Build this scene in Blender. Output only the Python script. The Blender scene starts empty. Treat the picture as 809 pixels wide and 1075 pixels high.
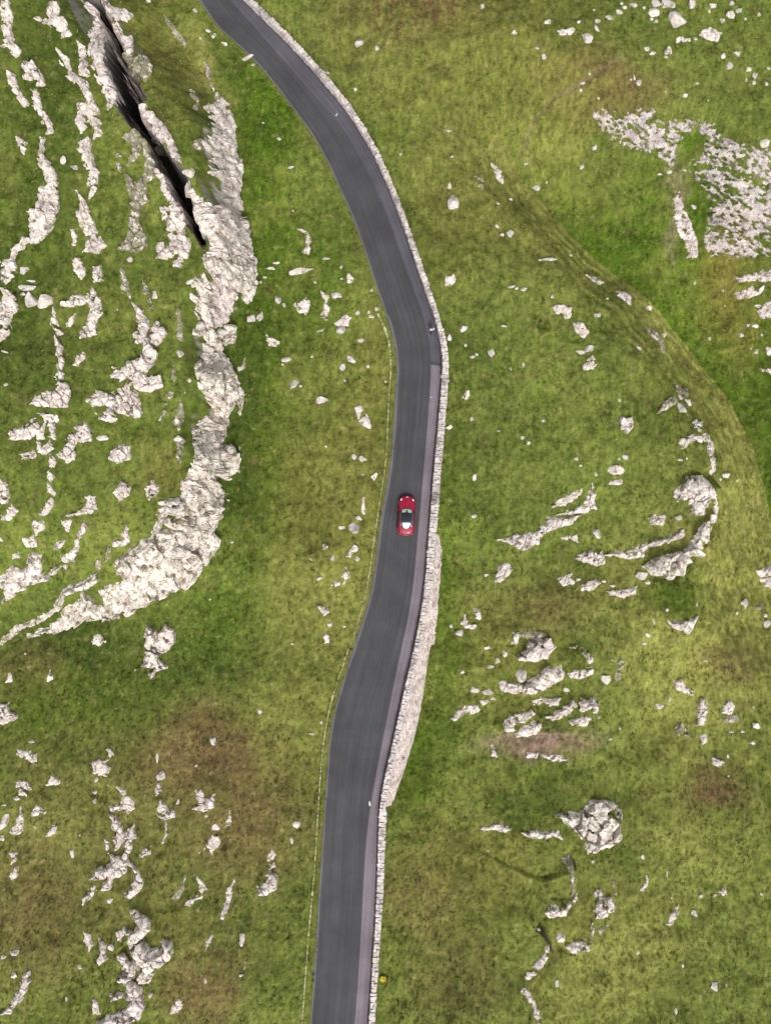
SUN_E, SKY_S, EXPO = 1.5, .125, 0.74
import bpy, math, random
import numpy as np
from mathutils import Vector, Matrix
random.seed(7); RNG = np.random.default_rng(11)
SC = bpy.context.scene
COL = SC.collection
CAMZ = 80.0            # drone height above the road, metres
# ------------------------------------------------------------------ noise
_PT = np.random.default_rng(3).permutation(4096).astype(np.int64)
def _h(ix, iy, iz=0, s=0):
    a = _PT[(ix + s*131) & 4095]; a = _PT[(a + iy) & 4095]
    return _PT[(a + iz) & 4095]
def noise2(x, y, s=0):
    ix = np.floor(x).astype(np.int64); iy = np.floor(y).astype(np.int64)
    fx = x-ix; fy = y-iy
    ux = fx*fx*fx*(fx*(fx*6-15)+10); uy = fy*fy*fy*(fy*(fy*6-15)+10)
    def g(i, j):
        a = _h(ix+i, iy+j, 0, s)*(2*math.pi/4096)
        return np.cos(a)*(fx-i)+np.sin(a)*(fy-j)
    n0 = g(0,0)*(1-ux)+g(1,0)*ux; n1 = g(0,1)*(1-ux)+g(1,1)*ux
    return (n0*(1-uy)+n1*uy)*1.5
def fbm2(x, y, sc, o=4, s=0, g=0.5, l=2.07):
    r = 0; a = 1.0; t = 0
    for k in range(o):
        r = r+a*noise2(x/sc+17.3*k, y/sc-9.1*k, s+k); t += a; a *= g; sc /= l
    return r/t
def noise3(x, y, z, s=0):
    ix = np.floor(x).astype(np.int64); iy = np.floor(y).astype(np.int64); iz = np.floor(z).astype(np.int64)
    fx = x-ix; fy = y-iy; fz = z-iz
    q = lambda f: f*f*(3-2*f)
    ux, uy, uz = q(fx), q(fy), q(fz)
    def v(i, j, k): return _h(ix+i, iy+j, iz+k, s)/2048.0-1
    def l(a, b, t): return a+(b-a)*t
    return l(l(l(v(0,0,0),v(1,0,0),ux), l(v(0,1,0),v(1,1,0),ux), uy), l(l(v(0,0,1),v(1,0,1),ux), l(v(0,1,1),v(1,1,1),ux), uy), uz)
def fbm3(x, y, z, sc, o=3, s=0):
    r = 0; a = 1.0; t = 0
    for k in range(o):
        r = r+a*noise3(x/sc+7.7*k, y/sc+3.3*k, z/sc-5.1*k, s+k); t += a; a *= .5; sc /= 2.1
    return r/t
def voro(x, y, c, s=0):
    """nearest and second distances, cell id, and position inside the cell"""
    x = x/c; y = y/c
    ix = np.floor(x).astype(np.int64); iy = np.floor(y).astype(np.int64)
    f1 = np.full(x.shape, 9.0); f2 = f1.copy(); idd = np.zeros(x.shape, np.int64); ox = np.zeros(x.shape); oy = ox.copy()
    for i in (-1,0,1):
        for j in (-1,0,1):
            h = _h(ix+i, iy+j, 5, s); h2 = _PT[(h+77) & 4095]
            ax = x-(ix+i+.1+.8*h/4096); ay = y-(iy+j+.1+.8*h2/4096)
            d = np.hypot(ax, ay)
            m = d < f1
            f2 = np.where(m, f1, np.minimum(f2, d)); idd = np.where(m, _PT[(h+191) & 4095], idd); f1 = np.where(m, d, f1)
            ox = np.where(m, ax, ox); oy = np.where(m, ay, oy)
    return f1*c, f2*c, idd/4096.0, ox*c, oy*c
def ss(a, b, x):
    t = np.clip((x-a)/(b-a), 0, 1); return t*t*(3-2*t)
# ------------------------------------------------------------------ geometry of lines
def W(u, v, z=0.0):
    """position on the photograph -> world x, y for a point at height z"""
    k = (CAMZ-z)/CAMZ
    return np.stack([(np.asarray(u, float)-404.5)/10*k, (537.5-np.asarray(v, float))/10*k], -1)
def parse(s): return np.array([[float(c) for c in p.split(',')] for p in s.split()])
def pline(x, y, P, vals=None):
    best = np.full(x.shape, 1e9); side = np.zeros(x.shape)
    out = None if vals is None else [np.zeros(x.shape) for _ in vals]
    tt = np.zeros(x.shape); L = 0; over = np.zeros(x.shape)
    n = len(P)-1
    for i in range(n):
        ax, ay = P[i]; dx, dy = P[i+1]-P[i]; l2 = dx*dx+dy*dy
        t0 = ((x-ax)*dx+(y-ay)*dy)/l2; t = np.clip(t0, 0, 1)
        ex = x-ax-dx*t; ey = y-ay-dy*t; d = ex*ex+ey*ey
        m = d < best
        best = np.where(m, d, best); side = np.where(m, dx*(y-ay)-dy*(x-ax), side)
        if out is not None:
            for o, v in zip(out, vals): o[...] = np.where(m, v[i]+(v[i+1]-v[i])*t, o)
        l = math.sqrt(l2); tt = np.where(m, L+l*t, tt); L += l
    return np.sqrt(best), np.sign(side), tt, L, out
def inside(x, y, P):
    r = np.zeros(x.shape, bool); n = len(P)
    for i in range(n):
        x0, y0 = P[i]; x1, y1 = P[(i+1) % n]
        if y0 == y1: continue
        c = ((y0 > y) != (y1 > y)) & (x < (x1-x0)*(y-y0)/(y1-y0)+x0)
        r ^= c
    return r
def sdpoly(x, y, P):
    d = pline(x, y, np.vstack([P, P[:1]]))[0]
    return np.where(inside(x, y, P), d, -d)
# ------------------------------------------------------------------ traced lines of the road
LE = parse("126,-120 161,-70 196,-20 210,0 222,20 236,36 252,48 274,70 296,98 315,123 331,146 343,167 357,200 373,233 385,270 397,307 413,353 417,380 415,413 412,470 405,520 399,545 393,607 385,640 370,683 357,727 348,757 344,800 341,848 335,938 330,1022 326,1075 322,1110 316,1180")
WL = parse("170,-116 205,-66 240,-16 255,0 264,9 279,24 299,43 325,71 350,100 363,116 376,136 388,156 400,180 411,207 422,235 433,268 443,298 451,320 457,339 463,364 464,385 463,403 459,450 454,503 451,545 448,580 446,612 438,663 430,697 420,740 412,780 404,812 399,838 397,870 396,930 394,965 391,1010 388,1060 385,1110 379,1180")
FI = parse("156,-120 191,-70 226,-20 242,0 262,23 286,50 312,80 335,106 350,122 362,138 374,158 387,182 398,206 410,236 421,268 432,298 440,320 447,340 451,362 453,383 449,440 445,490 440,545 436,590 433,620 427,657 417,700 407,750 396,805 389,845 384,880 380,955 377,1018 372,1075 369,1110 363,1180")
ED = parse("396,329 400,336 405,348 409,362 410,380 410,397 407,425 407,450 405,483 402,503 398,530 395,550 389,590 385,620 377,650 365,683 357,707 348,733 341,767 337,800 334,850 331,900 328,938 323,992 319,1050 316,1090")
AP = parse("462,561 464,575 464,600 461,630 460,650 457,677")
AP2 = parse("454,673 453,679 449,700 444,740 434,783 425,811 413,845")
def zr(y): return -0.012*y
def W2(A, z=0): # follow the road's gentle fall
    p = W(A[:,0], A[:,1], z)
    for _ in range(3): p = W(A[:,0], A[:,1], (z+zr(p[:,1]))[:]) if False else np.stack([(A[:,0]-404.5)/10*(CAMZ-z-zr(p[:,1]))/CAMZ, (537.5-A[:,1])/10*(CAMZ-z-zr(p[:,1]))/CAMZ], -1)
    return p
def dens(P, n=3):
    """Catmull-Rom densify"""
    Q = np.vstack([2*P[0]-P[1], P, 2*P[-1]-P[-2]]); out = []
    for i in range(1, len(Q)-2):
        for k in range(n):
            t = k/n; a, b, c, d = Q[i-1:i+3]
            out.append(.5*((2*b)+(-a+c)*t+(2*a-5*b+4*c-d)*t*t+(-a+3*b-3*c+d)*t**3))
    out.append(P[-1]); out = np.array(out)
    for _ in range(5): out[1:-1] = (out[:-2]+2*out[1:-1]+out[2:])/4
    return out
wLE = dens(W2(LE)); wWL = dens(W2(WL)); wFI = dens(W2(FI)); wED = dens(W2(ED))
ROADPOLY = np.vstack([wLE, wWL[::-1]])
# ------------------------------------------------------------------ terrain
CL = np.array([[50,-120,6,8],[108,-60,6,8],[165,-10,6,8],[185,30,6,8],[217,67,6.5,6.5],[233,103,7,5],[250,150,7.5,4],[253,207,8.5,3],[263,260,8.5,2.4],[263,308,7.5,2],[246,330,7.5,3],[234,370,7,3],[251,412,7,3.2],[236,445,7,3.4],[249,487,7,3.5],[237,530,6.5,3.8],[229,570,6,4],[203,611,5.5,4],[147,638,5,4],[93,652,4,3.6],[30,669,3.2,2.6],[0,678,3,2.4],[-60,694,3,2.4],[-200,720,3,3]])
CLP = W(CL[:,0], CL[:,1], 2.0)
CLPOLY = np.vstack([CLP, [[-400,-25],[-400,400],[-20,400]]])
CR = np.array([[84,-30,1.0],[98,3,1.1],[108,20,1.1],[116,45,1.8],[124,72,2.1],[131,98,2.0],[142,123,1.4],[156,141,1.1],[165,160,1.2],[180,184,1.7],[193,207,1.7],[205,232,1.2],[212,256,.4]])
CRP = W(CR[:,0], CR[:,1], 9.5)
TOE = W(*parse("500,-60 510,60 520,140 545,187 590,230 630,270 672,306 713,347 745,382 773,420 798,477 820,560 850,700 880,900 890,1500").T, -6)
RIM = W(*parse("400,-60 415,60 430,130 480,185 540,225 585,275 636,342 686,402 722,460 742,520 738,575 705,612 760,700 800,900 820,1500").T, 0)
# lips: photo polyline, step height, ramp width, decay length, z guess, high side (+1 left of travel)
LIPS = []
def lip(s, h, w=.5, L=3., z=0, side=1): LIPS.append((W(*parse(s).T, z), h, w, L, side))
lip("545,1090 552,1040 557,1020 570,1005 575,990 568,975 557,965 562,955 590,950 603,935 600,905 590,895", 1.6, .3, 5, -1.5, 1)
lip("748,500 744,545 728,575 705,600 680,598", 2.6, .7, 4, -.5, -1)
lip("600,560 560,575 530,570", .7, .5, 3, -.5, -1)
lip("700,1075 716,1015 712,990 702,965 703,930 690,890", .5, .5, 3, -2, 1)
lip("645,880 638,890 620,886 600,868", .9, .4, 3, -1.5, -1)
lip("625,738 600,765 560,768 520,765", .9, .5, 3, -1, -1)
lip("625,690 580,695 560,720", .5, .5, 3, -1, -1)
lip("735,425 745,465 750,500", .8, .5, 3, 0, -1)
lip("62,215 60,240 40,262 12,275", 0.41, .8, 3, 13, -1)
lip("172,80 170,348 140,410 148,435 120,437", 0.00, .8, 3, 10, -1)
lip("155,330 172,350 160,385 165,405 148,430 110,435", 0.41, .8, 3, 9, -1)
lip("66,360 72,420 30,428", 0.32, .8, 3, 11, -1)
lip("95,150 105,220 110,262", 0.27, .8, 3, 12, -1)
lip("48,150 62,210", 0.27, .8, 3, 13, -1)
lip("150,940 155,970 130,985 125,1010", 0.9, .8, 2.5, 2, -1)
lip("213,20 222,60 262,75", 0.14, .8, 2.5, 1, -1)
lip("60,590 62,610 30,630 0,640", 0.36, .8, 3, 9, -1)
TRAILS = [W(*parse("640,80 600,105 575,115 557,135 552,150 545,165").T, -5)]
def terrace(x, y, dt):
    return ((dt+1.6*fbm2(x, y, 7, 3, 40))/1.45) % 1.0
def apron_drop(v):
    return .35+2.2*(ss(545, 600, v)*(1-ss(800, 862, v)))
def terrain(x, y):
    u = 404.5+10*x; v = 537.5-10*y
    z0 = zr(np.clip(y, -80, 80))
    dl, sl, *_ = pline(x, y, wLE[::2]); dr, sr, *_ = pline(x, y, wWL[::2])
    # travelling down the photo: left edge has road on its left side(+), wall edge has road on its right(-)
    offl = np.where(sl < 0, dl, 0); offr = np.where(sr > 0, dr, 0)
    left = offl > 0; right = offr > 0
    # ---- west side
    zl = 0.075*offl + .9*ss(600, 1000, v)*np.clip(offl/25, 0, 3)
    zl = np.minimum(zl, 6+0.02*offl)
    # ---- east side
    ap = apron_drop(v)
    plateau = -.6 - .035*np.clip((u-480)/10, 0, 60) - .5*ss(650, 1000, v)
    zr_ = -ap+(plateau+ap)*ss(.8, 9, offr)
    knoll = 1.6*np.exp(-((u-640)/110)**2-((v-440)/130)**2)
    zr_ = zr_+knoll
    dt, st, *_ = pline(x, y, TOE); dm, sm, *_ = pline(x, y, RIM)
    beyond = st > 0            # up-right of the toe
    outer = sm > 0
    fall = np.where(beyond, 1, np.where(outer, dm/(dm+dt+1e-3), 0))
    fall = fall*fall*(3-2*fall)*.5+fall*.5; fade = ss(20, 240, v)
    zr_ = zr_ - fade*(5.8*fall*ss(1100, 560, v) + 2.5*fall*ss(560, 1100, v))
    zr_ = zr_ + np.where(beyond, .16*np.clip(dt-2, 0, 80)+.1*np.minimum(dt, 2), 0)*ss(700, 350, v)*fade
    # terracettes on the slope
    saw = terrace(x, y, dt)
    band = np.where(outer & ~beyond, 1, 0)*ss(0, 1, dt)*ss(0, 1., dm)
    zr_ = zr_ + fade*band*.5*(saw-ss(.72, 1, saw))*np.clip(.6+1.3*fbm2(x, y, 6, 2, 41), 0, 1.3)
    z = np.where(left, zl, np.where(right, zr_, 0))
    z = z + z0
    off = offl+offr
    near = ss(.1, 3.5, off)
    z = z + near*((1.1+.7*right)*fbm2(x, y, 15, 3, 1)+(.45+.2*right)*fbm2(x, y, 4.6, 3, 5))
    z = z + ss(0, .8, off)*(.22*fbm2(x, y, 1.5, 3, 9)+.16*np.abs(fbm2(x, y*.8, .8, 3, 12)))
    # ---- the crag
    sd = sdpoly(x, y, CLPOLY)
    wx = x+.55*fbm2(x, y, 3, 3, 20); wy = y+.55*fbm2(x, y, 3, 3, 23)
    sd = sdpoly(wx, wy, CLPOLY)
    _, _, _, _, (hh, ww) = pline(x, y, CLP, (CL[:,2], CL[:,3]))
    far = np.maximum(ss(1.0, 2.6, sd/ww), ss(6.5, 9, sd)); hs_ = np.interp(v, [-200,550,640,700], [7.4,6.5,4.2,3.2]); ww = ww+(3.2-ww)*far; hh = hh+(hs_-hh)*far
    t = np.clip(sd/ww, 0, 1)
    stepn = t*4; stp = (np.floor(stepn)+ss(.25, .85, stepn-np.floor(stepn)))/4
    prof = .12*stp+.88*ss(0, 1, t)**.9
    mass = hh*prof+.24*np.clip(sd-ww, 0, 32)-.16*np.clip(sd-ww-14, 0, 18)
    z = z + np.where(sd > 0, mass, 0)
    # crevice
    dc, _, tc, Lc, (hw,) = pline(x, y, CRP, (CR[:,2],))
    hw = hw*.60*(1+.30*fbm2(x, y, 1.8, 2, 30)+.22*fbm2(x, y, .5, 2, 32))
    deep = 11.0*(1-ss(hw*.55, hw*1.12, dc))*ss(0, 2.5, Lc-tc)
    z = z - deep*(sd > 0)*ss(0, 2, sd)
    # lips
    for P, h, w, L, side in LIPS:
        if h == 0: continue
        m = (x > P[:,0].min()-L*2.5) & (x < P[:,0].max()+L*2.5) & (y > P[:,1].min()-L*2.5) & (y < P[:,1].max()+L*2.5)
        if not m.any(): continue
        d, s, tt, LL, _ = pline(x[m], y[m], P)
        s = s*side*d+.15*fbm2(x[m], y[m], 1.1, 2, 50)
        z[m] += h*ss(-w, 0, s)*np.exp(-np.clip(s, 0, 99)/L*1.3)*ss(0, 1.5, tt)*ss(0, 1.5, LL-tt) - .25*h*np.exp(-((s+w)/.6)**2)*ss(0, 1.5, tt)*ss(0, 1.5, LL-tt)*near[m]
    for P in TRAILS:
        d = pline(x, y, P)[0]; z = z-.1*np.exp(-(d/.22)**2)*near
    # under the road
    z = np.where(off <= 0, z0-.12, z)
    # small shoulder ditch beside the left verge
    z = z-.10*np.exp(-((offl-.35)/.22)**2)*(offl > 0)*ss(640,340,0*v+340)
    return z
S = .125
XR, YR = 48.0, 62.0
xc = np.arange(-XR, XR+1e-6, S); yc = np.arange(-YR, YR+1e-6, S)
def grow(a):
    o = []; s = S; p = a
    while p < 700: s *= 1.32; p += s; o.append(p)
    return np.array(o)
xs = np.concatenate([-grow(XR)[::-1], xc, grow(XR)]); ys = np.concatenate([-grow(YR)[::-1], yc, grow(YR)])
GX, GY = np.meshgrid(xs, ys)
GZ = terrain(GX, GY)
nx0 = len(grow(XR)); ny0 = len(grow(YR))
CZ = GZ[ny0:ny0+len(yc), nx0:nx0+len(xc)]
def F(x, y):
    fx = np.clip((np.asarray(x)+XR)/S, 0, len(xc)-1.001); fy = np.clip((np.asarray(y)+YR)/S, 0, len(yc)-1.001)
    i = fx.astype(int); j = fy.astype(int); a = fx-i; b = fy-j
    return (CZ[j,i]*(1-a)+CZ[j,i+1]*a)*(1-b)+(CZ[j+1,i]*(1-a)+CZ[j+1,i+1]*a)*b
def G(A):
    """photo points -> world points on the terrain (first hit of the sight line)"""
    A = np.atleast_2d(A)
    zz = np.arange(22, -14, -.04)
    k = (CAMZ-zz)/CAMZ
    X = ((A[:,0:1]-404.5)/10)*k; Y = ((537.5-A[:,1:2])/10)*k
    hit = F(X, Y) >= zz
    i = np.where(hit.any(1), hit.argmax(1), len(zz)-1)
    r = np.arange(len(A))
    return np.stack([X[r,i], Y[r,i], zz[i]], -1)
# ------------------------------------------------------------------ mesh helpers
def mesh(name, V, Fq, mat=None, parent=None, smooth=True, col=None):
    me = bpy.data.meshes.new(name)
    V = np.ascontiguousarray(V, dtype=np.float32); Fq = np.asarray(Fq)
    me.vertices.add(len(V)); me.vertices.foreach_set('co', V.ravel())
    if Fq.ndim == 2:
        n, k = Fq.shape
        me.loops.add(n*k); me.loops.foreach_set('vertex_index', Fq.astype(np.int32).ravel())
        me.polygons.add(n); me.polygons.foreach_set('loop_start', np.arange(0, n*k, k, dtype=np.int32))
        me.polygons.foreach_set('use_smooth', np.full(n, smooth))
    me.update(calc_edges=True)
    if col is not None:
        a = me.color_attributes.new('Tint', 'FLOAT_COLOR', 'POINT')
        c = np.ones((len(V), 4), np.float32); c[:,:3] = col; a.data.foreach_set('color', c.ravel())
    if mat: me.materials.append(mat)
    o = bpy.data.objects.new(name, me); COL.objects.link(o)
    if parent is not None: o.parent = parent
    return o
def pymesh(name, V, Fc, mat=None, parent=None, smooth=False):
    me = bpy.data.meshes.new(name); me.from_pydata([tuple(v) for v in V], [], [tuple(f) for f in Fc])
    if smooth: me.polygons.foreach_set('use_smooth', [True]*len(me.polygons))
    me.update()
    if mat: me.materials.append(mat)
    o = bpy.data.objects.new(name, me); COL.objects.link(o)
    if parent is not None: o.parent = parent
    return o
def tag(o, label=None, cat=None, group=None, kind=None):
    if label: o['label'] = label
    if cat: o['category'] = cat
    if group: o['group'] = group
    if kind: o['kind'] = kind
    return o
def empty(name, loc, rz=0):
    o = bpy.data.objects.new(name, None); COL.objects.link(o); o.location = loc; o.rotation_euler = (0,0,rz)
    o.empty_display_size = .3; return o
# ------------------------------------------------------------------ materials
class NT:
    def __init__(s, name):
        s.m = bpy.data.materials.new(name); s.m.use_nodes = True; s.t = s.m.node_tree; s.n = s.t.nodes
        s.b = s.n['Principled BSDF']; s.b.inputs['Specular IOR Level'].default_value = .2
    def new(s, t, **k):
        q = s.n.new(t)
        for a, b in k.items():
            if a in q.inputs: q.inputs[a].default_value = b
            else: setattr(q, a, b)
        return q
    def L(s, a, b): s.t.links.new(a, b)
    def noise(s, scale, detail=4, rough=.6, dist=0):
        if not hasattr(s, 'co'): s.co = s.new('ShaderNodeNewGeometry').outputs['Position']
        q = s.new('ShaderNodeTexNoise'); q.inputs['Scale'].default_value = scale; q.inputs['Detail'].default_value = detail
        q.inputs['Roughness'].default_value = rough; q.inputs['Distortion'].default_value = dist
        s.L(s.co, q.inputs['Vector']); return q.outputs['Fac']
    def ramp(s, f, stops):
        q = s.new('ShaderNodeValToRGB'); e = q.color_ramp.elements
        while len(e) < len(stops): e.new(.5)
        for a, (p, c) in zip(e, stops): a.position = p; a.color = tuple(c)+(1,) if len(c) == 3 else c
        s.L(f, q.inputs[0]); return q.outputs[0]
    def mix(s, f, a, b, mode='MIX'):
        q = s.new('ShaderNodeMix'); q.data_type = 'RGBA'; q.blend_type = mode
        for v, i in ((f, 0), (a, 6), (b, 7)):
            if isinstance(v, (int, float)): q.inputs[i].default_value = v
            elif isinstance(v, tuple): q.inputs[i].default_value = v+(1,) if len(v) == 3 else v
            else: s.L(v, q.inputs[i])
        return q.outputs[2]
    def bump(s, f, strength=.5, dist=.05):
        q = s.new('ShaderNodeBump'); q.inputs['Strength'].default_value = strength; q.inputs['Distance'].default_value = dist
        s.L(f, q.inputs['Height']); s.L(q.outputs[0], s.b.inputs['Normal']); return q
    def base(s, c):
        if isinstance(c, tuple): s.b.inputs['Base Color'].default_value = c+(1,)
        else: s.L(c, s.b.inputs['Base Color'])
    def rough(s, r): s.b.inputs['Roughness'].default_value = r
def simple(name, c, r=.5, metal=0, coat=0, spec=.5, var=.0):
    n = NT(name); n.rough(r); n.b.inputs['Metallic'].default_value = metal; n.b.inputs['Coat Weight'].default_value = coat
    n.b.inputs['Specular IOR Level'].default_value = spec
    if var: n.base(n.mix(n.noise(9, 3), tuple(v*(1-var) for v in c), tuple(v*(1+var) for v in c)))
    else: n.base(n.mix(n.noise(30, 2), tuple(v*.96 for v in c), tuple(min(1, v*1.04) for v in c)))
    return n.m
def grassmat():
    n = NT('grass'); a = n.new('ShaderNodeAttribute', attribute_name='Tint')
    f = n.noise(7, 5, .75); g = n.ramp(f, [(.3, (.74,.74,.72)), (.5, (1,1,1)), (.72, (1.25,1.22,1.2))])
    c = n.mix(1.0, a.outputs['Color'], g, 'MULTIPLY'); n.base(c); n.rough(.9); n.b.inputs['Specular IOR Level'].default_value = .1
    n.bump(n.noise(9, 6, .8), .7, .10); return n.m
def blademat():
    n = NT('grass_blades'); a = n.new('ShaderNodeAttribute', attribute_name='Tint'); n.base(a.outputs['Color']); n.rough(.8)
    n.b.inputs['Specular IOR Level'].default_value = .1
    return n.m
def rockmat(name, pale=(.72,.65,.595), mid=(.61,.54,.495), dark=(.42,.365,.345), moss=.1, mc=(.13,.13,.045)):
    n = NT(name); n.rough(.93); n.b.inputs['Specular IOR Level'].default_value = .15
    a = n.noise(.9, 6, .68, .5); c = n.ramp(a, [(.36, dark), (.47, mid), (.60, pale)])
    b = n.noise(5.5, 5, .75, .3); c = n.mix(n.ramp(b, [(.35, (.75,)*3), (.43, (0,)*3)]), c, tuple(v*.7 for v in dark))
    m = n.noise(1.7, 5, .72); k = .60-moss*.6
    c = n.mix(n.ramp(m, [(k, (0,)*3), (k+.07, (.8,)*3)]), c, mc)
    o = n.noise(.45, 3, .5); c = n.mix(n.ramp(o, [(.5, (0,)*3), (.7, (.35,)*3)]), c, (.44,.36,.27))
    n.base(c)
    v = n.new('ShaderNodeTexVoronoi', feature='DISTANCE_TO_EDGE'); v.inputs['Scale'].default_value = 1.6; n.L(n.co, v.inputs['Vector'])
    cr = n.ramp(v.outputs['Distance'], [(0, (0,)*3), (.09, (1,)*3)])
    h = n.mix(.15, n.noise(6, 7, .7), cr)
    n.bump(h, .7, .055)
    f = n.noise(16, 5, .8); c = n.mix(1., c, n.ramp(f, [(.34, (.66,)*3), (.5, (.97,)*3), (.66, (1.08,)*3)]), 'MULTIPLY')
    s_ = n.noise(.8, 5, .65, 1.2); c = n.mix(1., c, n.ramp(s_, [(.36, (.70,.67,.67)), (.50, (1,1,1))]), 'MULTIPLY'); n.base(c); return n.m
M_GRASS = grassmat(); M_BLADE = blademat()
M_ROCK = rockmat('limestone'); M_ROCKM = rockmat('mossy_limestone', moss=.32)
M_CLIFF = rockmat('cliff_limestone', (.73,.66,.60), (.65,.585,.53), (.47,.42,.385), .15, (.16,.15,.05))
M_PINK = rockmat('weathered_limestone', (.70,.62,.585), (.59,.515,.49), (.39,.335,.32), .1)
M_SCREE = rockmat('scree_limestone', (.56,.50,.475), (.46,.405,.39), (.31,.27,.265), .1)
M_STONE = rockmat('white_stone', (.58,.54,.495), (.48,.44,.405), (.33,.30,.28), .05)
M_WALL = rockmat('wall_stone', (.60,.55,.53), (.46,.41,.40), (.27,.235,.235), .0)
M_COPE = rockmat('coping_stone', (.60,.55,.525), (.48,.43,.415), (.28,.25,.245), .0)
def asphalt(name, c1, c2, streak=True):
    n = NT(name); n.rough(.88); n.b.inputs['Specular IOR Level'].default_value = .25
    uv = n.new('ShaderNodeUVMap', uv_map='across'); mp = n.new('ShaderNodeMapping'); mp.inputs['Scale'].default_value = (3, .05, 1); n.L(uv.outputs[0], mp.inputs[0])
    q = n.new('ShaderNodeTexNoise'); q.inputs['Scale'].default_value = 1.; q.inputs['Detail'].default_value = 4; q.inputs['Roughness'].default_value = .6; n.L(mp.outputs[0], q.inputs['Vector'])
    c = n.mix(n.ramp(q.outputs['Fac'], [(.3, (0,)*3), (.7, (1,)*3)]), c1, c2)
    g = n.noise(14, 6, .85); c = n.mix(1., c, n.ramp(g, [(.3, (.72,)*3), (.5, (1,)*3), (.72, (1.3,)*3)]), 'MULTIPLY')
    p = n.noise(.28, 4, .6); c = n.mix(1., c, n.ramp(p, [(.3, (.80,)*3), (.7, (1.2,)*3)]), 'MULTIPLY')
    n.base(c); n.bump(g, .35, .01); return n.m
M_ROAD = asphalt('asphalt', (.037,.0365,.040), (.055,.055,.058))
M_FOOT = asphalt('mauve_footway', (.125,.105,.120), (.165,.142,.160))
M_FOOT2 = asphalt('grey_footway', (.058,.055,.068), (.082,.078,.092))
M_EDGE = asphalt('worn_edge', (.085,.082,.087), (.115,.112,.117))
M_GUT = asphalt('gutter', (.045,.036,.040), (.075,.06,.062))
# ------------------------------------------------------------------ traced outcrops (tile coordinates, 2.996 per photo pixel)
TO = dict(A=(0,0), B=(270,0), C=(540,0), D=(0,270), E=(270,270), F=(540,270), G=(0,540), H=(270,540), I=(540,540), J=(0,805), K=(270,805), L=(540,805))
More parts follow.
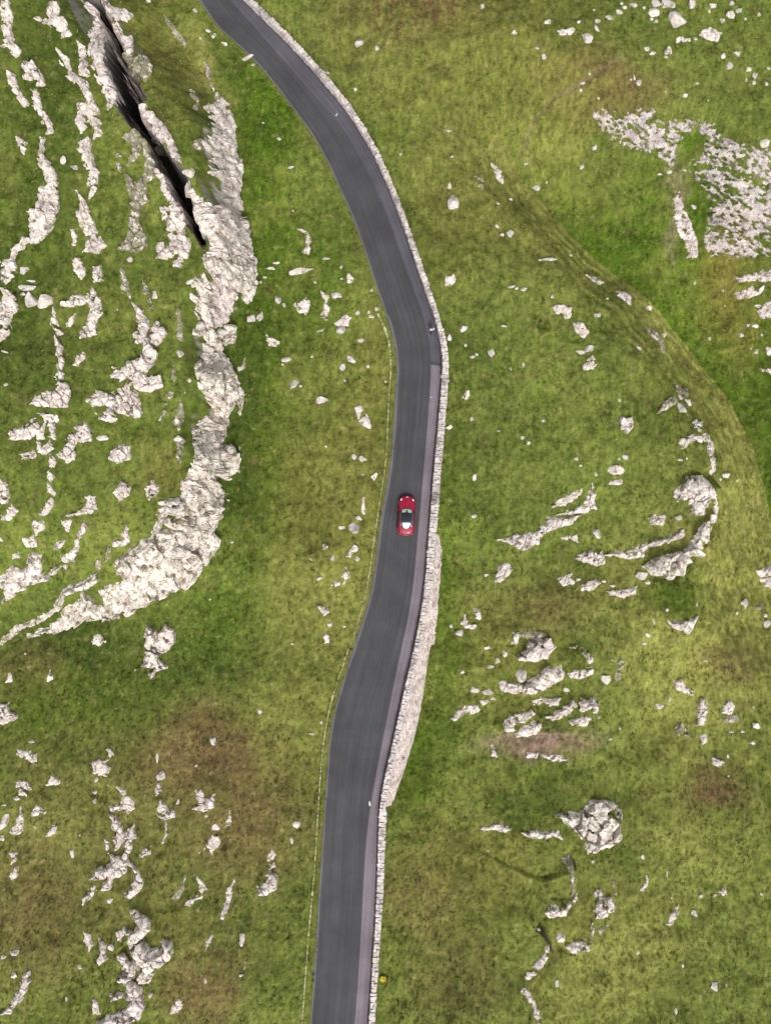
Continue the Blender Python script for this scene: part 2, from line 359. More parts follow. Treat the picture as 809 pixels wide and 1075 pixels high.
# each line: tile ; relief m ; material r/m/p ; outline ; own label (optional)
OUT = """
A;.5;r;0,0 25,0 35,40 30,80 45,140 65,165 50,180 30,165 15,150 0,140
A;.5;r;65,190 100,195 130,240 140,265 115,270 105,250 75,245 60,215
A;.4;r;20,225 45,240 60,290 90,330 75,340 55,310 30,270
A;.4;r;95,280 115,285 130,340 160,390 165,415 145,420 130,380 105,350 95,320
A;.4;r;50,430 80,450 75,480 60,475
A;.8;r;120,430 140,440 135,490 170,530 185,590 185,650 160,720 130,765 90,760 60,790 35,809 30,780 75,740 90,700 75,660 110,640 120,590 140,560 120,530 115,480
A;.4;r;150,0 175,10 205,70 220,110 195,115 165,90 105,55 110,50 150,60 150,20
A;.5;r;175,155 215,190 225,230 270,260 285,300 310,350 318,420 295,435 270,380 240,350 240,330 270,310 255,290 215,245 200,215 185,190
A;.4;r;235,380 250,345 270,400 255,415
A;.4;r;240,130 265,150 280,240 250,230 250,170
A;.5;r;250,440 280,430 285,490 305,545 300,600 280,620 270,570 270,530 240,480 235,455
A;.6;r;240,600 265,630 290,690 300,730 330,770 310,790 260,790 270,740 235,680 245,650
A;.3;r;225,720 240,725 235,770 225,765
A;.8;p;255,0 300,40 330,90 320,180 350,260 355,330 340,345 320,290 285,210 270,120 290,60;pinkish rock rim along the upper left lip of the dark crevice
A;.3;m;350,395 365,400 365,430 352,425
A;.3;m;360,480 375,485 380,540 362,530
A;.5;m;385,430 420,410 440,440 435,490 400,520 420,460
A;.7;m;390,550 420,570 445,560 465,630 440,640 435,700 460,770 430,790 370,780 400,740 415,660 400,600
A;.4;m;410,385 440,400 470,440 480,500 480,560 445,580 455,500 440,430;mossy rock rim hugging the middle left lip of the dark crevice
A;.8;r;500,650 540,640 570,700 600,770 590,809 490,809 490,770 530,770 510,700;broad pale slab left of the foot of the dark crevice
A;.5;p;480,530 520,560 560,640 590,720 570,760 530,650;narrow grey rock rib on the lower left lip of the dark crevice
A;1.0;p;400,250 440,290 460,350 520,400 550,460 570,510 540,500 490,480 470,420 430,340 400,280;purplish rock wall along the middle right lip of the dark crevice
A;1.1;m;415,185 440,180 465,200 475,225 455,255 440,265 420,245 410,230;round block capped with moss on the right lip of the crevice
A;.5;p;380,110 410,120 415,160 395,200 400,230 390,215 375,150;thin grey rib on the upper right lip of the dark crevice
A;.5;p;345,20 380,30 415,50 400,65 350,60 355,90 345,70;small jagged pink rock at the top right of the dark crevice
A;1.0;r;625,640 690,635 760,690 780,740 785,809 640,809 660,770 620,700;bare white rock face low on the buttress right of the crevice
A;.8;r;640,330 690,310 720,330 740,400 740,470 755,520 750,600 760,660 700,630 690,560 655,540 650,480 610,430 650,440 660,380;pale craggy upper face of the buttress beside the road
A;.5;m;630,180 660,220 680,290 700,310 680,320 655,260;thin rock edge along the grassy top of the buttress by the road
A;.4;m;590,280 610,290 622,330 608,340
A;.3;m;515,45 540,80 580,130 580,145 555,120 520,70
A;.4;m;600,440 635,440 625,470 605,460
B;.35;m;670,550 710,560 705,595 685,580
B;.4;r;735,515 765,540 768,575 755,565
B;.25;r;125,720 155,730 168,760 160,795 140,790 155,770 150,740
C;.4;r;590,90 620,88 645,105 635,128 605,122 580,108
C;.25;r;135,95 190,88 195,97 165,108 140,105
C;.45;p;245,360 280,340 340,350 430,340 440,350 420,380 560,378 560,430 520,440 500,530 440,480 350,465 300,440 270,400;broken pinkish scree tongue at the left end of the big scree slope
C;.5;p;560,378 640,390 630,420 700,450 809,470 809,600 760,560 640,520 560,520 520,520 590,490 600,440;grey shattered pavement along the upper edge of the big scree slope
C;.5;p;530,530 640,530 720,560 809,600 809,760 700,740 600,720 610,650 600,600 570,570;pale shattered pavement across the middle of the big scree slope
C;.4;p;600,720 700,740 809,770 809,809 620,809 590,760;low shattered pavement at the right edge below the main scree
C;.25;p;490,620 515,600 525,640 545,690 575,770 570,809 540,809 530,760 500,700 495,660;reddish stony runnel dropping from the left end of the scree
D;.7;r;0,10 45,0 50,50 20,80 0,70
D;.8;r;0,100 30,110 55,150 35,190 0,175
D;.8;r;0,185 30,195 38,225 0,265
D;.4;r;230,0 250,10 270,50 255,65 230,40
D;.4;r;290,30 315,20 320,70 295,75 290,55
D;.6;r;180,140 230,120 270,125 285,95 310,130 320,175 300,190 300,240 250,250 265,200 285,170 270,145 230,150 190,150
D;.4;r;210,195 235,180 230,205 210,220
D;.4;r;165,160 175,200 195,240 180,245 160,210
D;.7;r;170,250 195,290 195,380 215,420 210,465 190,470 150,465 95,460 110,430 170,415 175,380 180,330
D;.4;r;235,320 260,300 265,315 245,340 230,335
D;.3;m;380,35 395,60 400,100 410,130 385,100
D;.4;m;445,50 465,70 470,130 483,160 465,165 450,110
D;1.0;r;415,145 450,170 470,210 465,240 490,205 520,240 505,265 490,280 490,320 470,345 465,370 500,370 505,405 475,420 440,420 400,400 385,330 430,320 445,290 410,245 440,215 415,180;tall white stepped ledge in the middle of the left hillside
D;.4;r;350,345 375,355 400,330 410,370 380,385 350,375
D;.9;r;265,450 300,420 340,430 395,400 430,430 445,490 420,500 370,485 330,460 290,465;broad white ledge just below the tall stepped ledge on the left hillside
D;.4;r;300,490 345,475 365,510 345,515 310,505
D;.25;m;555,150 565,200 570,260 558,255
D;.25;m;545,340 558,370 548,400 540,390
D;.3;m;500,510 520,450 535,415 540,425 525,480 505,510
D;.25;m;545,520 565,450 575,480 560,540
D;.35;r;120,490 175,495 180,512 140,510
D;.6;r;10,555 60,530 110,505 120,545 90,570 30,570
D;.35;r;115,545 140,520 135,570 118,570
D;.35;r;155,520 170,525 170,570 155,560
D;.45;r;115,580 130,600 155,575 162,600 145,615 120,610
D;.35;r;60,620 105,610 110,628 70,630
D;.8;r;235,535 265,520 285,545 285,575 255,578 240,570
D;.6;r;200,575 225,555 240,570 230,600 235,635 205,645 180,620 195,605
D;.4;r;155,620 168,630 170,655 158,655
D;.3;r;150,675 168,690 160,705 150,695
D;.4;r;150,715 170,740 165,780 150,809 120,809 150,770
D;.6;r;350,610 375,590 405,590 408,630 370,645 345,635
D;.6;r;350,735 380,710 410,720 400,745 375,762
D;.6;r;455,725 480,705 497,725 490,745 468,760
D;.6;r;0,700 20,715 28,750 15,770 0,772
D;.5;r;210,809 265,790 270,750 285,745 305,785 280,805
D;.4;r;20,809 35,780 52,795 45,809
D;1.0;c;630,0 809,0 800,60 795,110 780,145 760,130 765,95 745,100 715,85 690,45 650,35;craggy white toe at the lower end of the buttress
D;1.1;c;590,70 640,50 655,90 650,160 660,230 690,290 740,370 765,430 760,495 740,450 710,500 705,560 680,620 670,690 700,740 720,765 700,770 690,809 500,809 500,770 560,750 580,680 610,620 600,560 640,500 670,500 650,450 620,400 600,320 640,300 640,240 610,240 625,200 600,130;long bare cliff face running down from the foot of the crevice
D;.8;p;655,45 700,62 742,112 705,205 672,218 655,160;grey rock in the cleft between buttress toe and long cliff face
D;1.2;c;670,240 715,215 740,230 735,265 690,270;squared block leaning off the cliff just below the buttress toe
D;1.4;c;691,590 720,590 750,640 740,670 710,695 672,680 667,645;large split block standing at the right foot of the long cliff
D;.3;m;755,340 768,320 765,355 745,355
D;.4;m;555,560 580,580 575,640 560,650 548,590
D;.4;r;540,0 570,0 570,30 545,25
E;.25;r;255,70 285,52 300,65 290,78 265,75
E;.45;r;110,150 145,128 165,140 150,178 120,165
E;.35;r;198,110 222,125 215,140 205,130
E;.4;r;195,190 212,145 222,160 215,195 200,197
E;.3;p;245,205 270,185 290,190 280,215 255,215
E;.3;r;25,245 50,260 70,265 60,278 35,272
E;.4;r;305,470 320,468 350,510 355,535 335,530 315,500
E;.12;r;328,755 333,755 335,805 325,805
E;.3;r;590,60 612,55 620,75 605,85 590,85
E;.2;r;645,440 655,418 662,420 660,442
F;.5;r;120,155 145,150 175,155 170,195 150,180 130,172
F;.5;r;178,205 205,205 228,235 215,250 195,235
F;.5;r;215,340 240,310 255,330 245,350 215,350
F;.25;r;222,55 250,62 275,80 262,85
F;.35;p;310,108 345,110 362,130 362,150 335,128
F;.3;m;408,215 440,235 465,270 468,295 445,260 415,235
F;.5;m;450,485 470,450 495,435 505,455 475,475
F;.4;m;495,395 510,395 545,410 540,440 520,445 500,430
F;.8;r;320,520 330,505 362,503 368,530 352,552 335,535
F;.4;r;555,512 585,520 580,545 560,540
F;.4;r;510,570 550,555 600,555 620,590 622,630 625,670 615,680 608,620 600,580 565,575 525,600;thin arc of rock curling over the ringed outcrop
F;.4;p;690,60 760,45 809,30 809,75 740,72 700,75
F;.4;p;690,110 720,95 780,90 770,110 740,125 700,130
F;.5;p;755,150 790,130 809,130 809,185 775,190 760,165
F;.8;r;500,740 530,690 570,685 605,710 625,740 610,780 590,809 550,809 540,760 510,765;ringed white outcrop above the big curved scarp
F;.4;r;500,725 520,730 515,760 497,750
F;.3;r;115,785 135,760 170,745 205,730 200,750 160,775
F;.5;r;130,809 180,790 220,770 240,710 252,740 245,770 255,790 215,800
F;.3;r;615,720 632,750 632,809 622,809
G;1.2;c;490,0 690,0 665,60 685,80 680,110 640,170 610,205 560,230 480,260 440,290 405,320 300,328 240,335 130,380 85,385 80,375 170,340 200,300 260,245 290,265 280,285 330,290 310,240 380,200 350,160 380,130 430,100 480,50;massive white sweep of the cliff where it turns towards the left edge
G;.8;c;0,395 60,345 110,330 170,290 200,235 260,210 300,185 305,205 280,225 200,250 190,290 120,335 70,350 0,405;narrow white lower lip of the cliff reaching the left edge of the view
G;.3;m;290,160 330,110 340,100 345,130 320,165 300,175
G;.5;r;345,90 385,65 395,35 405,80 385,98 355,98
G;.8;r;0,190 40,160 80,150 95,110 125,130 130,180 190,160 170,195 110,215 60,240 20,270 5,275 0,240;broad jagged white terrace at the left edge above the cliff lip
G;.5;r;180,135 220,120 240,70 265,20 268,45 245,90 240,145 200,145
G;.3;r;165,100 205,78 185,105 170,108
G;.4;r;75,80 115,60 115,95 80,98
G;.3;r;35,130 58,120 60,132 38,136
G;.3;r;5,0 45,0 30,15 5,12
G;.3;r;100,20 135,20 140,45 110,55
G;.3;r;190,20 220,20 210,50
G;1.2;r;445,385 465,350 480,370 515,345 550,360 550,395 520,430 490,450 525,480 470,515 460,500 485,480 445,475 455,445 445,410;isolated craggy knob on the grass just below the cliff corner
G;.35;r;290,395 300,378 312,380 330,398 310,408 292,406
G;.3;r;18,525 28,498 38,522
G;.35;r;140,515 158,492 164,515 150,522
G;.4;r;55,740 115,755 112,778 80,770 55,755
G;.5;r;0,600 25,595 30,620 55,635 10,660 0,655
G;.4;r;325,775 345,765 335,740 355,750 352,775
G;.5;r;290,775 310,770 345,800 340,809 295,809
H;.35;r;280,130 300,95 315,105 300,130
H;.35;r;230,215 265,205 275,165 288,190 270,215 240,222
H;.35;r;185,285 205,290 220,305 210,315 195,308
H;.2;r;208,385 218,375 222,400 212,404
H;.4;r;770,80 809,65 809,90 780,88
H;.5;r;745,190 755,160 785,152 798,175 765,210 748,205
H;.3;r;682,295 695,300 700,325 688,325
H;.35;r;640,340 650,315 660,340 685,345 680,358 655,352
H;.6;r;755,530 770,522 809,530 840,535 838,548 809,560 775,552
H;.5;r;625,615 690,590 700,605 690,620 640,630
H;.3;p;610,640 650,600 640,625 620,645
H;.5;r;772,660 790,625 809,628 809,680 780,678
H;.25;r;730,720 745,730 748,760 735,755
I;.7;r;0,60 50,55 90,30 100,5 150,0 205,0 180,25 130,40 85,60 70,90 30,105 0,95;long white outcrop slanting up left of the big curved scarp
I;.4;r;420,10 440,0 470,5 465,28 430,28
I;.3;r;145,72 190,65 195,85 175,82
I;.6;r;190,135 225,108 270,115 280,150 260,160 215,148
I;.6;r;285,125 345,105 430,82 480,65 525,45 530,65 480,90 420,100 400,130 360,135 330,132;upper ledge of the big curved scarp, above a strip of grass
I;1.1;c;400,160 450,135 530,115 560,75 590,30 620,0 628,8 605,70 585,115 555,135 520,180 490,190 430,182;bright white face of the big curved scarp right of the road
I;.4;r;135,200 175,185 185,215 150,220
I;.4;r;205,225 250,200 265,215 235,240 215,235
I;.5;r;290,240 345,235 380,225 375,250 350,260 300,248
I;.5;r;480,330 520,335 545,325 570,320 555,355 545,372 520,360 490,350
I;1.4;r;5,445 40,420 45,395 75,380 110,390 118,420 100,450 60,460 15,455;tall rounded boulder, upper one of the big pair right of the road
I;.5;m;0,372 50,365 90,370 95,380 40,385 10,380
I;1.3;r;25,545 40,525 95,480 140,475 150,500 145,520 100,530 60,550 30,558;long sloping boulder, lower one of the big pair right of the road
I;.4;m;165,412 200,410 235,425 245,460 235,465 215,440 185,425
I;.5;r;165,500 200,485 245,480 240,500 205,515 170,508
I;.4;m;305,455 325,445 350,470 345,500 320,520 305,490 320,475
I;.45;r;50,580 90,575 140,578 135,595 95,600 60,595
I;.7;r;95,635 150,600 180,580 190,600 170,625 120,645
I;.6;r;200,580 245,570 262,590 255,620 225,610 205,615
I;.5;r;170,645 210,635 235,635 225,660 180,662
I;.5;r;0,630 50,615 60,625 30,650 0,655
I;.6;r;0,680 60,645 90,655 70,680 20,695 0,690
I;.3;p;35,745 70,750 65,762 38,760
I;.35;p;85,755 140,755 160,770 120,772
I;.6;r;500,520 520,520 535,540 560,555 555,568 530,555 505,545
I;.7;r;580,575 595,580 600,620 590,660 572,660 575,610
I;.5;m;500,660 520,655 540,680 545,710 525,712 500,690
I;.35;r;578,700 598,690 600,715 585,720
I;.5;r;655,600 675,585 688,610 670,628 650,620
I;.4;m;650,640 690,630 700,645 660,655
I;.4;r;615,760 650,775 640,792 620,780
I;.5;r;760,175 800,160 809,185 775,195
I;.5;r;770,200 809,195 809,230 785,225
I;.3;m;755,290 785,270 780,295 760,298
J;.4;r;50,50 75,42 93,65 85,88 60,85 52,65
J;.45;r;30,205 50,180 65,125 75,160 70,200 50,213
J;.3;r;145,55 160,33 190,45 185,52
J;.3;r;95,150 115,120 140,145 115,150
J;.3;r;145,215 165,185 175,190 165,218
J;.35;r;30,270 50,270 52,290 38,300
J;.3;r;28,345 45,320 55,320 50,345 38,352
J;.35;r;295,5 320,0 345,10 340,25 310,22
J;.5;r;335,125 375,110 380,90 365,65 385,70 415,110 420,130 400,145 385,130 345,135
J;.8;r;335,140 365,160 395,210 400,190 420,180 425,220 395,290 380,285 395,230 360,260 355,200 345,160;forked white rib above the bottom left boulder cluster
J;.3;m;325,215 345,225 340,270 330,265
J;.8;r;280,350 300,315 350,300 345,280 375,285 400,300 395,330 355,345 345,380 320,385 310,370 335,345 300,350;hooked white ledge below the forked rib at lower left
J;.7;r;400,290 430,320 447,360 440,385 410,412 385,405 410,370 420,340;crescent rib bending right of the hooked white ledge
J;.4;r;260,430 265,400 295,375 300,385 275,425
J;.8;r;395,560 400,520 430,500 405,450 430,455 465,490 465,510 430,540 405,560;curved grey rib arching over the bottom left boulder cluster
J;1.5;r;410,585 425,545 445,540 470,570 500,565 510,545 535,550 540,580 525,605 500,620 470,640 450,640 420,620;largest boulder of the bottom left cluster, with a mossy hollow
J;1.0;p;355,600 385,590 420,625 420,660 395,675 370,670 385,640;dark grey rock in shade below the largest bottom left boulder
J;.5;r;430,670 450,645 480,650 465,675 435,680
J;.3;m;470,690 460,720 475,730 478,700
J;.9;p;385,680 420,675 450,700 458,740 440,785 400,800 320,809 300,800 350,770 410,740 385,720 350,735 345,715 385,700;long twisted grey outcrop at the bottom left edge of the view
J;.4;r;290,730 305,735 310,775 292,775
J;.35;r;370,540 365,520 390,500 395,520 380,545
J;.5;p;310,540 330,560 335,600 315,620 305,605 318,580
J;.35;r;262,520 280,530 290,560 280,575 265,550
J;.7;r;0,770 30,770 70,725 95,665 90,640 70,650 55,690 30,740 10,760;notched pale rib in the bottom left corner
J;.3;r;495,50 505,75 490,90 488,70
J;.5;r;490,150 505,105 530,135 550,140 550,155 520,165
J;.3;r;510,235 525,205 520,175 530,190 530,230
J;.4;r;605,130 620,110 610,75 630,72 640,100 670,85 672,125 640,135
J;.3;r;625,270 645,255 665,215 685,212 688,235 665,275 650,250
J;.35;r;440,280 455,255 475,250 470,270
J;.3;r;610,335 630,360 648,385 640,405 605,420 600,437 575,435 600,415 630,400 625,375
J;.25;m;540,410 565,380 580,340 575,380 560,412
J;.25;p;735,355 715,440 700,490 690,490 700,440 715,385
J;.2;m;675,500 660,550 645,575 650,545
J;.2;m;755,640 765,610 772,612 762,645
J;.35;r;530,775 555,730 575,735 560,765
J;.2;m;715,165 720,140 722,180 705,188
K;.4;r;38,320 30,285 45,255 52,275 50,315
K;.6;r;0,370 30,365 20,340 45,325 60,345 58,380 30,398 0,398
K;.35;r;700,190 735,183 760,176 795,193 780,200 745,192 715,200
L;1.5;c;125,150 165,138 200,140 215,125 235,105 270,103 330,112 335,150 325,180 330,220 300,250 240,252 200,210 165,185 150,165;white crag split by grassy cracks on the lower right slope
L;.5;r;20,205 55,192 75,195 95,200 130,200 145,225 120,210 90,225 70,220 40,215;low jagged ledge left of the split white crag
L;.3;m;145,280 165,278 178,300 185,380 178,400 175,330
L;.5;r;95,435 115,428 150,440 180,410 190,400 190,415 150,465 110,468 95,455
L;.3;p;105,560 100,600 75,640 35,665 30,655 60,620 90,590 95,560
L;.25;p;30,690 60,740 75,780 80,809 70,809 50,740 22,700
L;.7;r;245,390 265,385 275,400 300,410 315,440 290,465 255,475 245,450 255,420
L;.25;m;295,335 312,360 316,400 308,400 305,365
L;.55;r;240,490 243,530 225,550 185,545 160,560 175,580 210,580 235,555 246,525
L;.3;m;265,525 300,490 280,500 262,515
L;.25;r;395,385 405,365 415,365 410,340 415,372 400,388
L;.35;r;480,490 490,460 510,435 510,455 490,495
L;.25;r;638,385 660,380 663,400 640,400
"""
ST = dict(
A="198,510,18,36 235,527,25,15 595,545,38,32 603,597,60,50 632,637,28,34 505,775,35,30 655,98,20,14 672,115,12,20 705,138,22,10 630,122,10,10 615,35,16,12 775,185,45,14,-30 795,205,14,10 465,5,20,12",
B="320,138,28,26 378,154,16,20 220,230,14,8 597,412,26,8 105,527,22,10,-20 68,437,14,10 18,387,12,6 112,663,8,8 450,485,9,9 705,22,14,18 805,103,12,14 617,635,40,45 605,585,12,20 795,628,14,8 752,712,18,12 793,735,26,22 768,738,12,12 612,493,10,8 755,640,14,8 480,720,10,6 150,795,14,10 100,108,12,6 310,283,14,18",
C="103,70,24,18 230,120,34,34 258,92,30,14,45 258,68,22,12 295,55,28,16,20 325,38,26,14 345,25,16,10 372,15,26,14 335,12,12,10 91,175,14,24 70,152,12,10 203,70,14,8 250,32,10,6 483,15,50,40 435,40,34,28 445,12,30,26 442,69,14,12 508,70,56,60 512,125,18,20 527,125,16,20 543,127,20,16 567,123,18,10 415,155,20,14 432,168,20,12 482,162,22,26 475,180,12,8 555,15,26,30 622,18,22,16 610,35,10,12 680,12,16,18 678,48,28,22 704,33,18,16 652,66,14,16 766,47,16,14 725,60,8,8 655,177,14,18 698,168,24,14 670,208,26,20 735,217,22,16 752,240,18,20 752,262,14,14 727,252,8,16 797,215,10,10 790,263,10,16 234,232,8,8 213,263,16,14 208,285,10,12 375,243,10,18 365,250,8,8 388,262,18,20 572,262,20,10 535,300,18,14 473,290,7,7 607,315,7,7 262,310,8,8 250,462,18,22 37,514,18,14,-40 211,526,14,12 100,573,8,8 67,590,26,22 455,548,16,8 487,541,16,12 563,651,22,14 178,803,16,8 788,450,30,26 3,105,8,8 560,735,12,12 545,720,9,12 430,60,12,12 405,25,12,10",
D="83,96,64,20 95,75,30,8 73,115,20,12 102,137,38,46 145,133,52,50 75,42,30,26 487,118,20,26 408,8,16,24 565,305,26,26 597,387,12,14 582,425,8,8 318,570,44,20 20,400,24,12 15,298,24,8 625,222,36,36 792,196,30,28 755,490,12,20 754,600,8,16 752,672,12,14 512,3,30,12 370,165,8,8",
E="135,43,76,22 42,35,36,10 24,65,14,10 10,80,10,10 263,32,12,16 183,80,10,8 359,104,12,10 65,135,22,28,-30 85,150,12,14 248,122,36,24 265,232,30,26 317,174,18,16 351,174,14,12 360,187,18,10 375,162,16,14 8,190,22,40 327,264,22,16 294,321,32,24 267,346,22,26,-30 347,344,12,10 95,322,36,14 80,338,8,8 172,312,8,8 117,402,34,24,-40 137,405,8,8 199,453,40,28 275,388,8,8 403,392,8,8 305,629,16,18 330,635,24,22 332,683,10,8 367,690,22,26 793,95,34,10,-20 648,225,22,24 775,217,24,8 604,252,16,20 605,535,26,14 654,278,14,10 676,314,18,12 690,306,12,12 735,303,22,24 675,508,12,14 758,547,12,8 682,695,14,24 215,595,8,6 797,350,8,12 197,232,30,8,-25 218,5,26,10 60,20,20,8",
F="100,8,60,14,-10 28,102,24,12 6,100,10,10 258,183,24,22 208,299,38,16 232,290,30,22 28,340,12,18 388,289,20,20 420,162,18,16 467,247,16,18 520,475,40,32 542,457,34,20 328,450,12,10 88,514,12,12 25,568,16,12 42,583,14,14 193,634,14,12 207,655,10,10 318,670,50,36 318,708,46,20 345,628,24,18 328,635,8,12 254,680,8,20 520,637,20,10 540,633,8,8 660,688,30,18 645,700,10,10 697,703,10,10 565,83,12,10 755,216,22,14 733,214,10,10 710,243,16,16 757,297,12,14 740,288,8,8 800,297,22,28 778,355,10,14 800,358,20,26 776,245,8,8 655,105,6,10 660,152,7,7 610,255,14,14 118,125,10,12 290,132,10,10",
G="205,163,18,20 5,78,12,16 465,360,14,24 100,713,20,10 672,715,22,34 495,765,10,30 618,790,12,10 730,87,12,8 660,268,7,7 425,490,8,8 80,438,8,8",
H="317,12,22,14 267,42,22,10 303,42,32,34 213,104,20,24 237,137,14,20 315,140,18,16 170,140,10,10 195,203,20,10,-30 228,346,14,18 274,352,8,8 110,407,10,6 170,690,16,10 202,655,10,10 8,620,16,20 682,5,18,14 760,80,28,6 722,190,20,10 639,370,32,24 610,350,14,12 778,437,18,20 753,462,16,20 731,478,22,14 720,420,22,10 645,497,14,16 682,552,30,20 727,560,36,22 710,590,30,18 805,372,8,8 803,405,14,10 740,580,18,10",
I="515,12,30,20 257,58,28,34 200,205,16,14 278,210,16,10 397,190,38,30 416,213,18,16 312,226,24,10 572,285,6,24 478,300,10,10 436,335,6,20 417,380,18,14 403,405,20,10 5,390,20,36 20,505,34,44 5,545,16,30 283,518,34,28 162,551,24,14 455,602,28,18 678,683,20,8 745,718,26,14 755,665,28,20 714,682,12,12 750,608,8,10 302,706,14,8 330,672,8,12 265,637,10,10 487,580,10,16 505,470,12,8 598,460,14,8 720,282,26,40 790,345,26,26 785,318,12,10 698,310,8,10 670,762,8,16",
J="53,98,24,18 14,120,14,8 15,172,20,54 8,225,14,20 112,190,8,12 228,272,12,26 252,215,8,8 302,42,16,16 300,80,16,12 300,108,12,16 345,420,20,16 350,567,18,22 45,655,20,20 45,585,30,18 10,600,20,14 210,730,8,22 250,628,20,12 508,28,30,30 676,190,30,24 560,110,12,14 650,153,12,10 762,542,18,36 645,672,12,18 760,655,14,10",
K="122,180,24,26 110,233,12,20 725,265,7,7",
L="147,537,30,30 228,574,14,14 400,283,12,16 478,340,5,30 494,413,8,10 582,407,16,16 627,405,10,12 564,460,20,28 387,583,10,16 627,688,24,32 664,687,8,12 132,680,14,22 527,625,8,12 505,770,10,20 245,298,10,14 70,512,20,10 672,28,8,8 775,400,14,8")
# ------------------------------------------------------------------ rock builders
MATS = dict(r=M_ROCK, m=M_ROCKM, p=M_PINK, c=M_CLIFF)
RM = np.zeros(CZ.shape, bool)      # where rock stands, so that no grass grows there
def mark(x, y, r=0.0):
    i = np.clip(((x+XR)/S).round().astype(int), 0, RM.shape[1]-1); j = np.clip(((y+YR)/S).round().astype(int), 0, RM.shape[0]-1)
    RM[j, i] = True
def terrain_normal(x, y, e=.25):
    gx = (F(x+e, y)-F(x-e, y))/(2*e); gy = (F(x, y+e)-F(x, y-e))/(2*e)
    n = np.stack([-gx, -gy, np.ones_like(gx)], -1); return n/np.linalg.norm(n, axis=-1, keepdims=True)
def pieces(q):
    lab = np.where(q, np.arange(1, q.size+1).reshape(q.shape), 0)
    for _ in range(4000):
        o = lab.copy()
        lab[1:] = np.maximum(lab[1:], lab[:-1]); lab[:,1:] = np.maximum(lab[:,1:], lab[:,:-1])
        lab[:-1] = np.maximum(lab[:-1], lab[1:]); lab[:,:-1] = np.maximum(lab[:,:-1], lab[:,1:])
        lab *= q
        if (o == lab).all(): break
    u, c = np.unique(lab[lab > 0], return_counts=True)
    return lab, u, c
def outcrop(k, P, relief, mk, gs=1.):
    """P: world outline on the terrain. A broken sheet of rock standing out of the turf."""
    rel0 = relief
    w = math.sqrt(abs(sum(P[i-1,0]*P[i,1]-P[i,0]*P[i-1,1] for i in range(len(P))))/2)
    st = .06 if w < 3 else .085
    x0, y0 = P.min(0)[:2]-.5; x1, y1 = P.max(0)[:2]+.5
    ax = np.arange(x0, x1, st); ay = np.arange(y0, y1, st)
    X, Y = np.meshgrid(ax, ay)
    wx = X+.20*fbm2(X, Y, .6, 4, 60); wy = Y+.20*fbm2(X, Y, .6, 4, 64)
    sd = sdpoly(wx, wy, P[:,:2])+(.16 if w < 3 else .12)
    zt = F(X, Y)
    big = w > 3.2
    c = .7 if not big else 1.25
    scree = mk == 'p' and big and X.mean() > 15 and relief < .6
    if scree: c = .30; relief *= .7
    elif relief >= 1.2: c = 1.7
    ang = .6 if X.mean() < 0 else -.4
    if scree: ang = -.55
    ca, sa = math.cos(ang), math.sin(ang)
    rx = (X*ca+Y*sa)+.10*fbm2(X, Y, 1.0, 3, 70); ry = (-X*sa+Y*ca)+.10*fbm2(X, Y, 1.0, 3, 73)
    f1, f2, idd, vx, vy = voro(rx*(.7 if scree else 1.2), ry*(1.3 if scree else .8)+zt*.5, c, 80+k % 7)
    g1, g2, id2, ux, uy = voro(rx+3, ry+zt*.5, c*.45, 90)
    relief = relief*(.55 if mk != 'c' else .5)
    sdn = sd
    wide = ss(.45, .62, np.abs(((idd*7.3) % 1)))                     # some joints are open and filled with turf
    crack = 1-ss(0, .07+.10*wide, f2-f1)
    crack2 = 1-ss(.0, .05, g2-g1)
    tilt = .10*(rx*.5+ry*.3) % .5
    top = relief*ss(-.03, .16, sdn)**.6*(.72+.28*ss(0, .9, sdn))
    h1 = (idd*13.7) % 1-.5; h2 = (idd*29.1) % 1-.5; h3 = (id2*13.7) % 1-.5; h4 = (id2*29.1) % 1-.5
    blk = (idd-.45)*.6*relief+(vx*h1+vy*h2)*min(.75, relief*1.3)+(ux*h3+uy*h4)*.45
    if mk == 'c': blk = blk*1.3+.22*fbm3(X, Y, zt, 1.6, 2, 97)
    o = top+blk*ss(0, .2, sdn)-crack*(relief*.5+.02)*(.25+.8*wide)-crack2*.012+.018*fbm2(X, Y, .2, 3, 95)
    o -= (relief+.2)*((((idd*5.3) % 1) < (.12 if scree else .0)) & (sdn < 99))*(mk != 'c')
    gap = (fbm2(rx*.4, ry*1.7, .95, 4, 31) if scree else fbm2(X, Y, .95, 4, 31))+.20*np.exp(-np.clip(sdn, 0, 9)/.3); gap2 = fbm2(X*1.0, Y, 2.6, 3, 35)
    if scree: o -= gs*(relief+.15)*ss(.17, .27, gap*.8+gap2*.4)
    elif mk == 'm': o -= gs*(relief+.1)*ss(.0, .2, gap)
    elif mk == 'c': o -= gs*(relief+.25)*ss(.22, .36, gap*.7+gap2*.5)*(np.hypot(*np.gradient(zt, st)) < 1.6)
    else: o -= gs*(relief+.1)*ss(.24 if big else .33, .42, gap)
    # the uphill edge runs back under the turf, the downhill edge is a free step
    dn = np.array([1., -.25]) if X.mean() < -5 else np.array([.62, -.78]); dn /= np.hypot(*dn)
    gy1, gx1 = np.gradient(sdpoly(X, Y, P[:,:2]), st)
    upm = ss(-.15, .6, gx1*dn[0]+gy1*dn[1])
    nz = fbm2(X, Y, .7, 4, 36)
    fw = .75 if w > 1.5 else .3
    o -= (0 if scree else 1)*upm*(relief+.12)*(1-ss(.0, fw, sdn+.9*nz*fw))*(.9 if mk != 'c' else .6)
    o += (1-upm)*.22*relief*ss(0, .25, sdn)*(1-ss(.3, 1.1, sdn))
    if scree: o -= (relief+.2)*ss(.05, .35, .9*fbm2(X, Y, .5, 3, 39)+.85*np.exp(-np.clip(sdn, 0, 9)/1.3)-.62)
